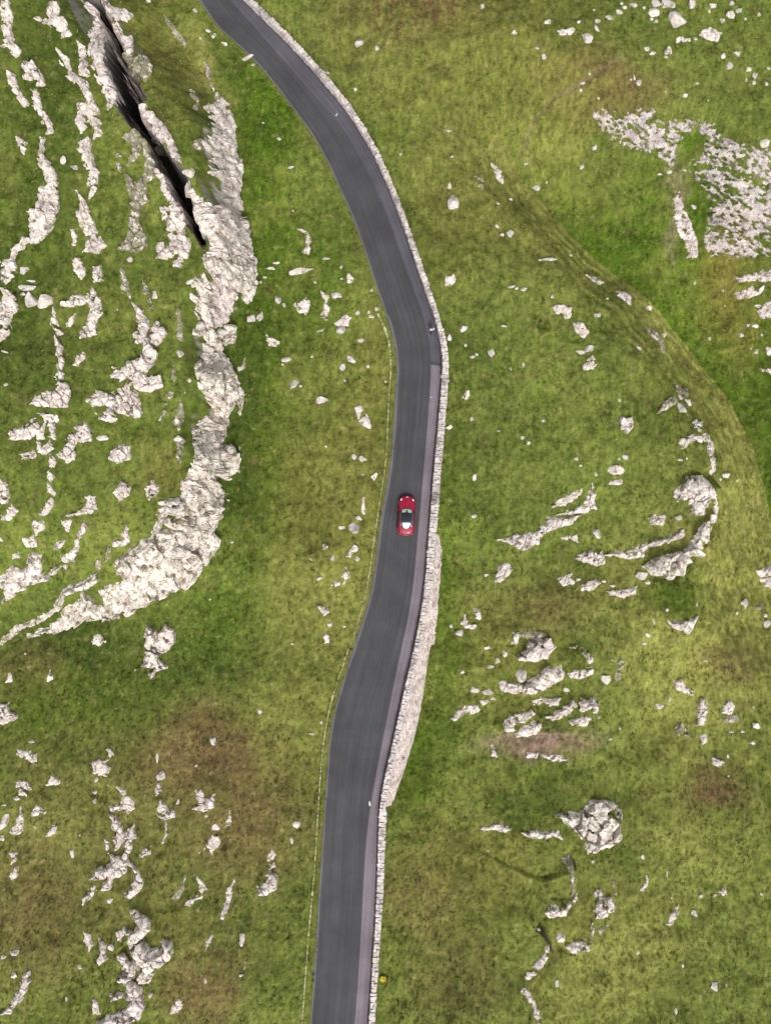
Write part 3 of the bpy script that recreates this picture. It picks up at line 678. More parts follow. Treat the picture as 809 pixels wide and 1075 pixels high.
    if gs == 0: o = np.where(sd > .0, np.maximum(o, .02-.3*upm*(sd < .22)), o)
    o -= (sd < -.03)*1.0
    keep = (o > -.12) & (sd > -.12)
    n = terrain_normal(X, Y)
    o = np.clip(o, -.25, None)
    V = np.stack([X, Y, zt], -1)+n*o[...,None]
    V[...,0] += .02*noise3(V[...,0]*3, V[...,1]*3, V[...,2]*3, 7); V[...,1] += .02*noise3(V[...,0]*3, V[...,1]*3, V[...,2]*3, 8)
    idx = np.arange(X.size).reshape(X.shape)
    q = keep[:-1,:-1] | keep[1:,:-1] | keep[:-1,1:] | keep[1:,1:]
    if q.sum() < 4: return None
    if w < 9 and not scree:
        lab, u, cnt = pieces(q); big_ = u[cnt >= max(14, .03*cnt.sum())]
        if gs == 1 and 2 <= len(big_) <= 5: return outcrop(k, P, rel0, mk, 0.)
        q = np.isin(lab, big_) if len(big_) else q
    Fq = np.stack([idx[:-1,:-1][q], idx[:-1,1:][q], idx[1:,1:][q], idx[1:,:-1][q]], -1)
    used = np.unique(Fq); rmap = np.full(X.size, -1); rmap[used] = np.arange(len(used))
    V = V.reshape(-1,3)[used]; Fq = rmap[Fq]
    mm = (o > .0) & keep; mark(X[mm], Y[mm])
    c0 = np.array([V[:,0].mean(), V[:,1].mean(), V[:,2].min()])
    ob = mesh('limestone_outcrop', V-c0, Fq, M_SCREE if scree else MATS[mk], smooth=False)
    ob.location = c0
    return ob
def icos(n):
    import bmesh
    b = bmesh.new(); bmesh.ops.create_icosphere(b, subdivisions=n, radius=1)
    V = np.array([v.co[:] for v in b.verts]); Fc = np.array([[v.index for v in f.verts] for f in b.faces]); b.free(); return V, Fc
ICO = {n: icos(n) for n in (3, 4, 5)}
def rockshape(rs, n):
    V, Fc = ICO[n]; V = V.copy()
    for _ in range(16):
        p = rs.normal(size=3); p /= np.linalg.norm(p); d = rs.uniform(.48, .80)
        h = V@p; V -= np.outer(np.clip(h-d, 0, None), p)
    V /= np.abs(V).max(0)
    s = rs.uniform(0, 50)
    V *= (1+.16*fbm3(V[:,0]+s, V[:,1], V[:,2], .6, 3, 3))[:,None]
    return V, Fc
def stone(k, tile, t):
    ox, oy = TO[tile]; x, y, w, h = t[:4]; rot = t[4] if len(t) > 4 else 0
    px, py = ox+x/2.996, oy+y/2.996
    p = G(np.array([[px, py]]))[0]
    kz = (CAMZ-p[2])/CAMZ/29.96
    sx, sy = w*kz*.5*1.12, h*kz*.5*1.12
    rs = np.random.default_rng(500+k)
    size = math.sqrt(sx*sy)
    V, Fc = rockshape(rs, 5 if size > .7 else 4 if size > .35 else 3)
    sz = min(sx, sy)*rs.uniform(.5, .75)+.04
    V = V*[sx, sy, sz]
    if rot == 0: rot = rs.uniform(-14, 14)
    a = math.radians(-rot) if rot else 0
    V = V@np.array([[math.cos(a), math.sin(a), 0], [-math.sin(a), math.cos(a), 0], [0,0,1]])
    V[:,2] += sz*.02
    ob = mesh('boulder' if size > .42 else 'stone', V, Fc, M_STONE if rs.random() < .75 else M_ROCK, smooth=False)
    ob.location = p
    for dx in (-.5, 0, .5):
        for dy in (-.5, 0, .5): mark(np.array([p[0]+dx*sx*1.3]), np.array([p[1]+dy*sy*1.3]))
    return ob, px, py, 10*math.sqrt(w*h)/29.96, w, h
ROCKS = []    # (object, px, py, size px, w, h, class, own label)
k = 0
for ln in OUT.strip().split('\n'):
    f = ln.split(';'); tile, rel, mk, pts = f[:4]; k += 1
    ox, oy = TO[tile]; A = parse(pts)/2.996+[ox, oy]
    # refine the outline, then lay it on the terrain
    B = []
    for i in range(len(A)):
        a, b = A[i], A[(i+1) % len(A)]; m = max(1, int(np.hypot(*(b-a))/4))
        for j in range(m): B.append(a+(b-a)*j/m)
    P = G(np.array(B))
    ob = outcrop(k, P, float(rel), mk)
    if ob is None: print('EMPTY OUTCROP', ln[:60]); continue
    w, h = np.ptp(A, axis=0)
    ROCKS.append([ob, A[:,0].mean(), A[:,1].mean(), math.sqrt(w*h), w, h, 'outcrop', f[4] if len(f) > 4 else None, mk])
k = 0
for tile, s in ST.items():
    for t in s.split():
        k += 1; t = [float(c) for c in t.split(',')]
        ob, px, py, size, w, h = stone(k, tile, t)
        ROCKS.append([ob, px, py, size, w/2.996, h/2.996, ob.name.split('.')[0], None, 's'])
# ------------------------------------------------------------------ labels that single each rock out
LM = [("red car",427,541), ("person by the wall",452,346), ("top of the dark crevice",100,8), ("foot of the dark crevice",208,246),
 ("buttress toe",262,300), ("split block at the cliff foot",237,485), ("isolated knob below the cliff",163,682), ("split white crag",622,864),
 ("big boulder pair",560,695), ("curved scarp face",712,588), ("ringed outcrop",728,515), ("scree tongue's left tip",632,125), ("scree's green hollow",727,152),
 ("bottom left boulder cluster",152,998), ("forked white rib",127,880), ("tall stepped ledge",153,370), ("jagged left terrace",30,600), ("road's upper bend",413,353),
 ("retaining slope's step",458,678), ("retaining slope's lower end",413,845), ("bare brown soil patch",565,782), ("top end of the road",235,3),
 ("bottom end of the road",355,1073), ("top right corner",807,3), ("bottom right corner",807,1073), ("bottom left corner",3,1073), ("top left corner",3,3),
 ("lone half-buried round boulder",475,212), ("dark hollow at lower middle",560,968), ("yellow flower clump",402,1026), ("mossy capped block",147,74),
 ("twin pointed blocks at left",41,317), ("squared rock at left middle",87,454), ("broad white mid-left ledge",125,424), ("hooked rib above left middle",85,325), ("long S-shaped rib at upper left",50,215), ("triangular stone above the cliff",158,514), ("crevice lip blocks",200,195), ("split stone group at top right",708,22), ("elbow of the cliff foot",225,575)]
DIRS = ["right of", "below right of", "below", "below left of", "left of", "above left of", "above", "above right of"]
def sect(dx, dy): return int(((math.degrees(math.atan2(dy, dx))+22.5) % 360)//45)
ORD = ["nearest", "second nearest", "third nearest", "fourth nearest", "fifth nearest", "sixth nearest", "seventh nearest", "eighth nearest", "ninth nearest", "tenth nearest", "eleventh nearest", "twelfth nearest", "thirteenth nearest", "fourteenth nearest", "fifteenth nearest", "sixteenth nearest", "seventeenth nearest", "eighteenth nearest"]
slots = {}
for i, r in enumerate(ROCKS):
    for j, (nm, lx, ly) in enumerate(LM):
        dx, dy = r[1]-lx, r[2]-ly; d = math.hypot(dx, dy)
        if d < 4: continue
        slots.setdefault((r[6], j, sect(dx, dy)), []).append((d, i))
best = {}
for key, L in slots.items():
    L.sort()
    for rank, (d, i) in enumerate(L[:18]):
        sc = rank*26+d+(rank > 5)*200
        if i not in best or sc < best[i][0]: best[i] = (sc, key, rank)
GROUPN = dict(outcrop='limestone outcrops breaking through the grass', boulder='boulders lying on the grass', stone='loose stones scattered on the grass')
for i, r in enumerate(ROCKS):
    ob, px, py, size, w, h, cls, own, mk = r
    if own: lab = own
    else:
        sh = 'low' if max(w, h) < 2.2*min(w, h) else ('long upright' if h > w else 'long')
        tone = dict(r='white', m='mossy', p='grey pink', c='pale', s='white')[mk]
        szw = 'small' if size < (9 if cls == 'outcrop' else 5) else ''
        if cls != 'outcrop': sh = {'low': 'rounded'}.get(sh, sh)
        _, (_, j, sct), rank = best[i]
        lab = ' '.join(q for q in (szw, sh, tone, cls) if q)+', '+ORD[rank]+' '+DIRS[sct]+' the '+LM[j][0]
    tag(ob, lab, cls, GROUPN[cls])
print('rocks', len(ROCKS), 'outcrops', sum(r[6] == 'outcrop' for r in ROCKS), 'stones', sum(r[6] == 'stone' for r in ROCKS))
# ------------------------------------------------------------------ ground colour: kinds of turf, plus painted shade and a lit crest
C_GREEN = np.array([.108,.142,.026]); C_LUSH = np.array([.058,.108,.007]); C_DEEP = np.array([.040,.070,.009]); C_YEL = np.array([.205,.215,.052])
C_STRAW = np.array([.27,.245,.095]); C_BROWN = np.array([.125,.088,.038]); C_SOIL = np.array([.24,.17,.13]); C_RUST = np.array([.22,.15,.045]); C_OLIVE = np.array([.142,.145,.032]); C_HEATH = np.array([.105,.055,.030])
ZONES = [ # photo x, y, radius x, radius y, turf tint, strength; deep green also paints shaded ground
 (215,785,60,45,C_BROWN,.55),(262,860,55,70,C_BROWN,.42),(120,880,120,130,C_BROWN,.25),(215,1040,40,50,C_BROWN,.45),(30,960,40,60,C_BROWN,.35),
 (430,8,60,30,C_BROWN,.9),(415,15,30,16,C_DEEP,.5),(520,70,110,80,C_OLIVE,.5),(640,85,60,26,C_BROWN,.5),(600,130,40,60,C_OLIVE,.5),(380,40,60,70,C_YEL,.35),
 (690,240,75,55,C_LUSH,.7),(760,50,80,50,C_GREEN,.6),(810,440,30,60,C_LUSH,.5),(640,190,50,40,C_GREEN,.6),
 (268,440,34,180,C_LUSH,.95),(258,470,20,150,C_DEEP,.6),(280,160,30,120,C_LUSH,.8),(320,300,50,60,C_LUSH,.45),(345,580,55,170,C_OLIVE,.6),(320,660,60,80,C_YEL,.35),(150,690,130,28,C_DEEP,.55),(70,760,70,30,C_GREEN,.4),(25,700,40,30,C_BROWN,.25),  # deep green along the cliff foot paints its shade
 (390,470,16,130,C_OLIVE,.6),(560,200,90,50,C_YEL,.6),(700,330,45,60,C_YEL,.6),(770,470,35,90,C_YEL,.6),(740,640,90,150,C_YEL,.75),(700,950,120,110,C_YEL,.35),(770,1000,60,80,C_GREEN,.4),(620,1020,60,60,C_YEL,.45),(640,440,90,110,C_GREEN,.5),(620,370,60,60,C_DEEP,.2),(560,240,30,60,C_OLIVE,.3),(480,220,60,60,C_OLIVE,.4),
 (540,700,60,60,C_OLIVE,.4),(640,640,120,30,C_YEL,.35),(450,940,45,45,C_BROWN,.4),(500,900,70,60,C_OLIVE,.5),(480,1030,50,40,C_BROWN,.25),
 (760,285,24,45,C_RUST,.6),(745,330,20,50,C_RUST,.5),(740,375,40,10,C_RUST,.3),(775,345,25,40,C_RUST,.5),
 (568,781,48,15,C_SOIL,.95),(800,300,30,40,C_OLIVE,.5),(750,830,30,22,C_BROWN,.6),(770,690,30,20,C_BROWN,.4),
 (640,220,16,8,C_SOIL,.0),(150,50,40,70,C_OLIVE,.5),(165,90,40,50,C_OLIVE,.4),(90,320,120,200,C_GREEN,.3),(30,300,40,120,C_DEEP,.35),(60,80,25,120,C_DEEP,.35),
 (730,152,13,9,C_LUSH,1.),(660,440,90,80,C_GREEN,.5),(560,430,60,100,C_GREEN,.4),(575,635,40,25,C_BROWN,.3),(205,65,14,40,C_YEL,.7),(165,500,20,30,C_OLIVE,.5),
 (705,235,10,45,C_SOIL,.55),(60,660,70,20,C_DEEP,.35),(230,655,40,30,C_LUSH,.4),(530,850,55,18,C_DEEP,.45),(715,625,35,25,C_LUSH,.6),(655,895,25,22,C_DEEP,.4),(470,640,18,120,C_LUSH,.35),(440,800,20,60,C_LUSH,.5),(600,690,12,14,C_DEEP,.5),(80,735,90,22,C_LUSH,.4)]  # deep and lush green here paint shade below cliff, scarp, crag and boulders
ZP = [(G(np.array([[z[0], z[1]]]))[0], z) for z in ZONES]
def turf(x, y):
    shp = x.shape+(3,)
    def mixc(c, d, f): return c+(d-c)*np.clip(f, 0, 1)[...,None]
    c = np.broadcast_to(C_GREEN, shp).copy()
    wx = x+2.2*fbm2(x, y, 6, 3, 200); wy = y+2.2*fbm2(x, y, 6, 3, 204)
    for p, z in ZP:
        rx, ry = z[2]/10*1.15, z[3]/10*1.15
        c = mixc(c, z[4], min(1, z[5]*1.45)*np.exp(-(((wx-p[0])/rx)**2+((wy-p[1])/ry)**2)**1.5)*1.05)
    dt, st_, *_ = pline(x, y, TOE); u_ = (x > 5)*ss(60, 260, 537.5-10*y)*ss(760, 560, 537.5-10*y)
    c = mixc(c, C_YEL, .9*u_*(st_ < 0)*np.exp(-dt/4)); c = mixc(c, C_LUSH, .95*u_*(st_ > 0)*np.exp(-dt/12))  # lit crest and darker gully side painted in yellow and lush green
    dm, sm, *_ = pline(x, y, RIM); bnd = ss(-.25, .3, fbm2(x, y, 2.6, 3, 251))*(x > 5)*(sm > 0)*(st_ < 0)*ss(60, 240, 537.5-10*y)*ss(0, 1, dm)
    sw = terrace(x, y, dt); c = mixc(c, C_YEL*1.15, .6*bnd*ss(.15, .6, sw)*(1-ss(.7, .85, sw))); c = mixc(c, C_DEEP, .14*bnd*ss(.74, .88, sw))
    a = fbm2(x, y, 7, 4, 210); b = fbm2(x, y, 2.2, 4, 214); d = fbm2(x, y, .7, 3, 218); e = fbm2(x*1.0, y*.45, .35, 3, 222)
    c = mixc(c, C_DEEP, np.clip(a*1.1-.1, 0, .35)); c = mixc(c, C_YEL, np.clip(-a*1.0-.12, 0, .3))
    c = mixc(c, C_BROWN, np.clip(b*1.3-.36, 0, .36)); c = mixc(c, C_LUSH, np.clip(-b*1.2-.25, 0, .3))
    c = mixc(c, C_STRAW, np.clip(d*1.4-.34, 0, .36)); c = mixc(c, C_DEEP, np.clip(-d*1.2-.20, 0, .40))
    c = c*(1+.5*e+.42*fbm2(x, y*.6, .95, 2, 228)+.35*fbm2(x, y, .25, 2, 226))[...,None]
    hz = 0
    for p, z in ZP:
        if z[4] is C_BROWN: hz = np.maximum(hz, z[5]*1.6*np.exp(-(((wx-p[0])/(z[2]/9))**2+((wy-p[1])/(z[3]/9))**2)))
    c = mixc(c, C_HEATH, np.clip(hz, 0, 1)*ss(.02, .28, fbm2(x, y, .5, 3, 236))*.85)
    c = mixc(c, C_STRAW, np.clip(fbm2(x, y, .28, 2, 230)*2-.75, 0, .55))
    c = c*(1+.34*fbm2(x, y, 13, 3, 233))[...,None]*.92*np.array([1.04, 1.0, 1.0])
    for P in TRAILS: c = mixc(c, C_SOIL*.7, .5*np.exp(-(pline(x, y, P)[0]/.16)**2))
    return np.clip(c, .006, .5)
gc = turf(GX, GY)
gy_, gx_ = np.gradient(GZ, ys, xs); slope = np.hypot(gx_, gy_)
sd_ = sdpoly(GX, GY, CLPOLY)
dcr0 = pline(GX, GY, CRP)[0]
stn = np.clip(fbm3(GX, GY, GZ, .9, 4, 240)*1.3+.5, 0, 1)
stn = np.where((dcr0 < 2.6) & (GX < -15), -.25, stn)  # crevice walls darkened in the colour so the gap reads as shaded
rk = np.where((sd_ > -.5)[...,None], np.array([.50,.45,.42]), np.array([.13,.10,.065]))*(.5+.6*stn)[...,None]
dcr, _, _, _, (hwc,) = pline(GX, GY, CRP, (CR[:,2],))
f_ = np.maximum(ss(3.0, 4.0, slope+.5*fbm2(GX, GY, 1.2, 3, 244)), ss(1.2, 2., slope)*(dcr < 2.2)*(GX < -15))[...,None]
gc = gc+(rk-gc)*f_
dE = pline(GX, GY, wLE[::2])[0]; dWn = pline(GX, GY, wWL[::2])[0]
f_ = (1-ss(.05, .7, dE+.3*fbm2(GX, GY, 1, 2, 250)))[...,None]*.45
gc = gc+(C_OLIVE*.95-gc)*f_
f_ = ((dcr < hwc*.62) & (GX < -15))[...,None]*.9          # deep shade painted near black on the floor of the crevice
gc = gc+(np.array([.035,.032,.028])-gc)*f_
jm = ss(1.5, 3, slope)*(dcr < 2.6)*(GX < -15)        # rough walls inside the crevice
jx = .12*fbm3(GX, GY, GZ, 2.4, 3, 500)*jm; jy = .1*fbm3(GX, GY, GZ, 2.2, 3, 507)*jm
nxx, nyy = GX.shape[1], GX.shape[0]
idx = np.arange(nxx*nyy).reshape(nyy, nxx)
FQ = np.stack([idx[:-1,:-1], idx[:-1,1:], idx[1:,1:], idx[1:,:-1]], -1).reshape(-1, 4)
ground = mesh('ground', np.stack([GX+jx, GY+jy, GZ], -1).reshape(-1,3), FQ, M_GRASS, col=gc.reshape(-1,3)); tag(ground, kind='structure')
# ------------------------------------------------------------------ road
def resample(P, n):
    s = np.r_[0, np.cumsum(np.hypot(*np.diff(P, axis=0).T))]; t = np.linspace(0, s[-1], n)
    return np.stack([np.interp(t, s, P[:,0]), np.interp(t, s, P[:,1])], -1), s[-1]
def ribbon(name, A, B, dz, mat, nc=9, camber=0., rag=0.):
    n = len(A); t = np.linspace(0, 1, nc)
    Lw = np.hypot(*(B-A).T); dirn = (B-A)/Lw[:,None]
    if rag:
        s = np.arange(n)*.3; A = A+dirn*(rag*fbm2(s, s*0, 1.6, 3, 300)-rag*.2)[:,None]
    P = A[:,None,:]+(B-A)[:,None,:]*t[None,:,None]
    Z = zr(P[...,1])+dz+camber*(1-(2*t-1)**2)[None,:]
    V = np.concatenate([P, Z[...,None]], -1)
    i = np.arange(n*nc).reshape(n, nc)
    f = np.stack([i[:-1,:-1], i[1:,:-1], i[1:,1:], i[:-1,1:]], -1).reshape(-1,4)
    o = mesh(name, V.reshape(-1,3), f, mat)
    uv = o.data.uv_layers.new(name='across'); s = np.r_[0, np.cumsum(np.hypot(*np.diff((A+B)/2, axis=0).T))]
    U = np.stack([np.broadcast_to(t[None,:]*Lw.mean(), (n, nc)), np.broadcast_to(s[:,None], (n, nc))], -1).reshape(-1,2)
    li = np.zeros(len(o.data.loops), np.int32); o.data.loops.foreach_get('vertex_index', li)
    uv.data.foreach_set('uv', U[li].astype(np.float32).ravel())
    return tag(o, kind='structure')
NR = 460
rl, LL = resample(wLE, NR); rw, LWn = resample(wWL, NR); rf, _ = resample(wFI, NR)
ribbon('road', rl, rw+0, .0, M_ROAD, 13, .03, .20)
def clipv(P, v0, v1):
    v = 537.5-10*P[:,1]; return (v >= v0) & (v <= v1)
mf = clipv(rw, -200, 384); ribbon('footway_asphalt', rf[mf], rw[mf], .036, M_FOOT2, 5)
mf = clipv(rw, 384, 1300); ribbon('footway', rf[mf], rw[mf], .040, M_FOOT, 5)
dn = (rw-rf)/np.hypot(*(rw-rf).T)[:,None]
ribbon('gutter', rw-dn*(.17+.05*noise2(np.arange(NR)*.2, np.arange(NR)*0.))[:,None], rw+dn*.02, .046, M_GUT, 3)
ribbon('footway_joint', (rf-dn*.16)[mf], (rf-dn*.01)[mf], .036, M_GUT, 3)
dl = (rw-rl)/np.hypot(*(rw-rl).T)[:,None]
wv = .26+.12*fbm2(np.arange(NR)*.3, np.arange(NR)*0., 4, 3, 310); v_ = 537.5-10*rl[:,1]
wv = np.clip(wv, .08, 1)*np.where(v_ < 330, .55, 1)*np.where(v_ > 700, .6, 1)
ribbon('worn_edge', rl-dl*.02, rl+dl*wv[:,None], .024, M_EDGE, 3, 0, .05)
M_PAINT = simple('worn_paint', (.62,.61,.58), .8, var=.2)
for px, py, w, h, a in ((353,118,.11,.34,-30),(452.5,417,.14,.12,0),(388,842,.16,.5,8)):
    c = W(px, py, 0); z = zr(c[1])+.055; ca, sa = math.cos(math.radians(a)), math.sin(math.radians(a))
    V = [(c[0]+ca*i-sa*-j*-1, c[1]+sa*i+ca*j, z) for i, j in ((-w/2,-h/2),(w/2,-h/2+.04),(w/2-.03,h/2),(-w/2+.02,h/2-.05))]
    tag(pymesh('paint_mark', V, [(0,1,2,3)], M_PAINT), kind='structure')
# ------------------------------------------------------------------ dry stone wall
def cube26():
    pts = [(i,j,k) for i in (-1,0,1) for j in (-1,0,1) for k in (-1,0,1) if (i,j,k) != (0,0,0)]
    ix = {p: n for n, p in enumerate(pts)}; fc = []
    for ax in range(3):
        for sgn in (-1, 1):
            a, b = [q for q in range(3) if q != ax]
            for i in (-1, 0):
                for j in (-1, 0):
                    q = []
                    for di, dj in ((0,0),(1,0),(1,1),(0,1)):
                        p = [0,0,0]; p[ax] = sgn; p[a] = i+di; p[b] = j+dj; q.append(ix[tuple(p)])
                    if (sgn > 0) == (ax == 1): q = q[::-1]
                    fc.append(q)
    V = np.array(pts, float); n = np.abs(V).sum(1); V[n == 3] *= .84; V[n == 2] *= .95
    return V, np.array(fc)
CV, CF = cube26()
def stones(name, items, mat, parent):
    """items: centre xyz, half sizes, heading, jitter"""
    I = np.array(items); n = len(I)
    V = CV[None]*I[:,None,3:6]*(1+RNG.uniform(-.17, .17, (n, 26, 3)))
    a = I[:,6]; c, s = np.cos(a)[:,None], np.sin(a)[:,None]
    tx = RNG.normal(0, .09, n)[:,None]; ty = RNG.normal(0, .09, n)[:,None]
    V[...,2] += V[...,0]*tx+V[...,1]*ty
    X = V[...,0]*c-V[...,1]*s; Y = V[...,0]*s+V[...,1]*c
    V = np.stack([X, Y, V[...,2]], -1)+I[:,None,:3]
    Fq = (CF[None]+26*np.arange(n)[:,None,None]).reshape(-1,4)
    return mesh(name, V.reshape(-1,3), Fq, mat, parent, smooth=False)
wp, Ltot = resample(wWL, 1400)
sw = np.linspace(0, Ltot, 1400); tg = np.gradient(wp, axis=0); tg /= np.hypot(*tg.T)[:,None]; no = np.stack([-tg[:,1], tg[:,0]], -1)  # east normal (left of travel down)
def at_wall(s, off):
    x = np.interp(s, sw, wp[:,0]); y = np.interp(s, sw, wp[:,1]); a = np.interp(s, sw, no[:,0]); b = np.interp(s, sw, no[:,1])
    return x+a*off, y+b*off, math.atan2(b, a) if np.isscalar(s) else None
def wall_w(v): return float(np.interp(v, [-120,0,340,380,540,600,690,780,846,850,940,1120], [.50,.50,.48,.62,.76,.70,.58,.56,.58,.76,.62,.54]))
wall = empty('dry_stone_wall', (0,0,0)); tag(wall, 'long pale dry stone wall following the right side of the road', 'wall')
cop, face, cope2 = [], [], []
s = 0.
while s < Ltot:
    l = RNG.uniform(.2, .46); x, y, a = at_wall(s+l/2, 0); v = 537.5-10*y; w = wall_w(v); z = zr(y)
    if RNG.random() < .45:
        x, y, a = at_wall(s+l/2, w/2+RNG.uniform(-.05, .05)); cop.append([x, y, z+.93+RNG.uniform(-.05, .07), w*.5+RNG.uniform(-.06,.07), l/2-.015, .10+RNG.uniform(-.02,.04), a+RNG.normal(0,.12), 0])
    else:
        q = RNG.uniform(.38, .62)
        for o0, o1 in ((0, q), (q, 1)):
            x, y, a = at_wall(s+l/2+RNG.uniform(-.06,.06), w*(o0+o1)/2+RNG.uniform(-.03,.03)); cop.append([x, y, z+.92+RNG.uniform(-.07, .09), w*(o1-o0)/2+RNG.uniform(-.03,.05), l/2+RNG.uniform(-.04,.03), .09+RNG.uniform(-.02,.05), a+RNG.normal(0,.15), 0])
    s += l
for off0, sgn in ((0, 1), (1, -1)):
    for cse in range(5 if sgn == 1 else 6):
        s = RNG.uniform(0, .3)
        while s < Ltot:
            l = RNG.uniform(.28, .6); x, y, a = at_wall(s+l/2, 0); w = wall_w(537.5-10*y)
            hh_ = .17; zz = zr(y)+.09+hh_*cse - (.0 if sgn == 1 else .2)
            x, y, a = at_wall(s+l/2, (.13 if sgn == 1 else w-.13)-.02*cse*sgn*-1*0)
            face.append([x, y, zz, .13+RNG.uniform(-.02,.03), l/2-.012, hh_/2-.006+RNG.uniform(-.01,.01), a+RNG.normal(0,.05), 0]); s += l
stones('coping', cop, M_COPE, wall); stones('facing_stones', face, M_WALL, wall)
# rubble core
kk = np.arange(0, 1400, 4); w_ = np.array([wall_w(537.5-10*q) for q in wp[kk,1]])
A0 = wp[kk]+no[kk]*.1; B0 = wp[kk]+no[kk]*(w_-.1)[:,None]; zz = zr(wp[kk,1])
V = np.stack([np.c_[A0, zz-.3], np.c_[A0, zz+.86], np.c_[B0, zz+.86], np.c_[B0, zz-.8]], 1); n = len(kk); i = np.arange(n*4).reshape(n, 4)
Fq = np.concatenate([np.stack([i[:-1,a], i[1:,a], i[1:,b], i[:-1,b]], -1) for a, b in ((0,1),(1,2),(2,3))])
mesh('wall_core', V.reshape(-1,3), Fq, M_WALL, wall)
# battered retaining slope
def retaining(outer, lab, amp, mat, zin, seed):
    O = G(dens(outer, 6)); v = dens(outer, 6)[:,1]; n = len(O)
    # matching inner points: the wall's east foot, nearest to each outer point
    In = []
    for q in O:
        j = np.argmin(np.hypot(*(wp-q[:2]).T)); w = wall_w(537.5-10*wp[j,1]); In.append([*(wp[j]+no[j]*(w-.06)), zr(wp[j,1])+zin])
    In = np.array(In); O = O.copy(); O[:,2] = F(O[:,0], O[:,1])-.25
    m = 34; n2 = int(n*3.2)
    def rs(P): return np.stack([np.interp(np.linspace(0, n-1, n2), np.arange(n), P[:,c]) for c in range(3)], -1)
    In, O = rs(In), rs(O); t = np.linspace(0, 1, m)
    P = In[:,None]+(O-In)[:,None]*t[None,:,None]
    e1 = np.gradient(P, axis=0); e2 = np.gradient(P, axis=1); N = np.cross(e2, e1); N /= np.linalg.norm(N, axis=-1, keepdims=True)
    N *= np.where(N[...,2:] < 0, -1, 1)
    sl = P[...,1]; dn_ = np.linalg.norm(P-In[:,None], axis=-1)
    f1, f2, idd, _, _ = voro(sl*.75, dn_*1.7, .36, seed)
    o = amp*((idd-.5)*1.2+.5*fbm2(sl, dn_, .7, 3, seed))-amp*.9*(1-ss(0, .07, f2-f1))
    P = P+N*(o*np.minimum(1, 6*t*(1-t)+.3)[None,:])[...,None]
    i = np.arange(n2*m).reshape(n2, m)
    Fq = np.stack([i[:-1,:-1], i[1:,:-1], i[1:,1:], i[:-1,1:]], -1).reshape(-1,4)
    mark(P[...,0].ravel(), P[...,1].ravel())
    tag(mesh('retaining_slope', P.reshape(-1,3), Fq, mat, wall, smooth=False), lab)
    return P
M_APR = rockmat('pointed_masonry', (.64,.55,.51), (.54,.46,.43), (.37,.315,.295), .03)
retaining(AP, 'rough white upper retaining slope', .16, M_APR, .35, 401)
APR = retaining(AP2, 'smooth pinkish lower retaining slope', .075, M_APR, .35, 403)
# ------------------------------------------------------------------ low stone edging along the left verge
M_EDG = rockmat('edging_stone', (.54,.50,.34), (.44,.41,.24), (.28,.27,.12), .25, (.16,.17,.05))
ep, Le = resample(wED, 900); se = np.linspace(0, Le, 900); te = np.gradient(ep, axis=0); te /= np.hypot(*te.T)[:,None]
it = []; s = 0.
while s < Le:
    l = RNG.uniform(.3, .8); sm_ = s+l/2; x = np.interp(sm_, se, ep[:,0]); y = np.interp(sm_, se, ep[:,1]); a = math.atan2(np.interp(sm_, se, te[:,1]), np.interp(sm_, se, te[:,0]))
    v = 537.5-10*y
    z = float(F(x, y)); wd = .105 if v < 365 else .062
    if 346 < v < 380 or RNG.random() < .04: z -= .07
    z -= .08*max(0, float(fbm2(np.array([s]), np.array([0.]), 9, 3, 330)[0])*2.2+.25); it.append([x, y, z+.05, l/2-.01, wd+RNG.uniform(-.012,.015), .13, a+RNG.normal(0,.02), 0]); s += l
edg = stones('stone_edging', it, M_EDG, None); tag(edg, 'thin pale stone edging running down the grass verge left of the road', 'edging')
# ------------------------------------------------------------------ car
cc = G(np.array([[426.3, 541.3]]))[0]
car = empty('red_car', (cc[0], cc[1], zr(cc[1])+.032), math.radians(-2.6))
tag(car, 'red sports car with black roof, driving up the middle of the road', 'car')
M_RED = simple('red_paint', (.22,.002,.022), .42, 0, .1, .3)
M_BLK = simple('black_roof', (.008,.010,.018), .6, spec=.25); M_TYRE = simple('tyre', (.02,.02,.02), .8); M_RIM = simple('rim', (.5,.5,.5), .3, .9)
M_WS = simple('painted_sky_glass', (.33,.35,.28), .25, .0, .6, .8); M_SG = simple('side_glass', (.05,.055,.06), .06, 0, .5, .8)  # windscreen colour lightened in place of the sky's reflection
M_LAMP = simple('lamp_glass', (.62,.60,.58), .1, 0, .6); M_TL = simple('tail_lamp', (.45,.01,.01), .2, 0, .5); M_PLATE = simple('rear_plate', (.62,.45,.05), .5)
M_TRIM = simple('dark_trim', (.015,.015,.016), .5); M_RW = simple('rear_glass', (.46,.44,.44), .2, 0, .6)  # pale rear glass colour carries a painted sky reflection
st = np.array([[2.06,.30,.54],[2.0,.50,.61],[1.86,.70,.67],[1.66,.81,.72],[1.45,.865,.76],[1.28,.875,.79],[1.1,.875,.82],[.9,.86,.86],[.7,.85,.90],[.45,.845,.93],[.1,.84,.94],[-.25,.845,.95],[-.6,.855,.96],[-.9,.875,.98],[-1.1,.89,.985],[-1.28,.895,.98],[-1.46,.89,.96],[-1.66,.83,.93],[-1.85,.70,.88],[-1.98,.52,.82],[-2.06,.30,.74]])
def zbot(y):
    b = .20
    for yw in (1.28, -1.28):
        if abs(y-yw) < .37: b = max(b, .30+math.sqrt(.37**2-(y-yw)**2))
    return min(b, .62)
rings = []
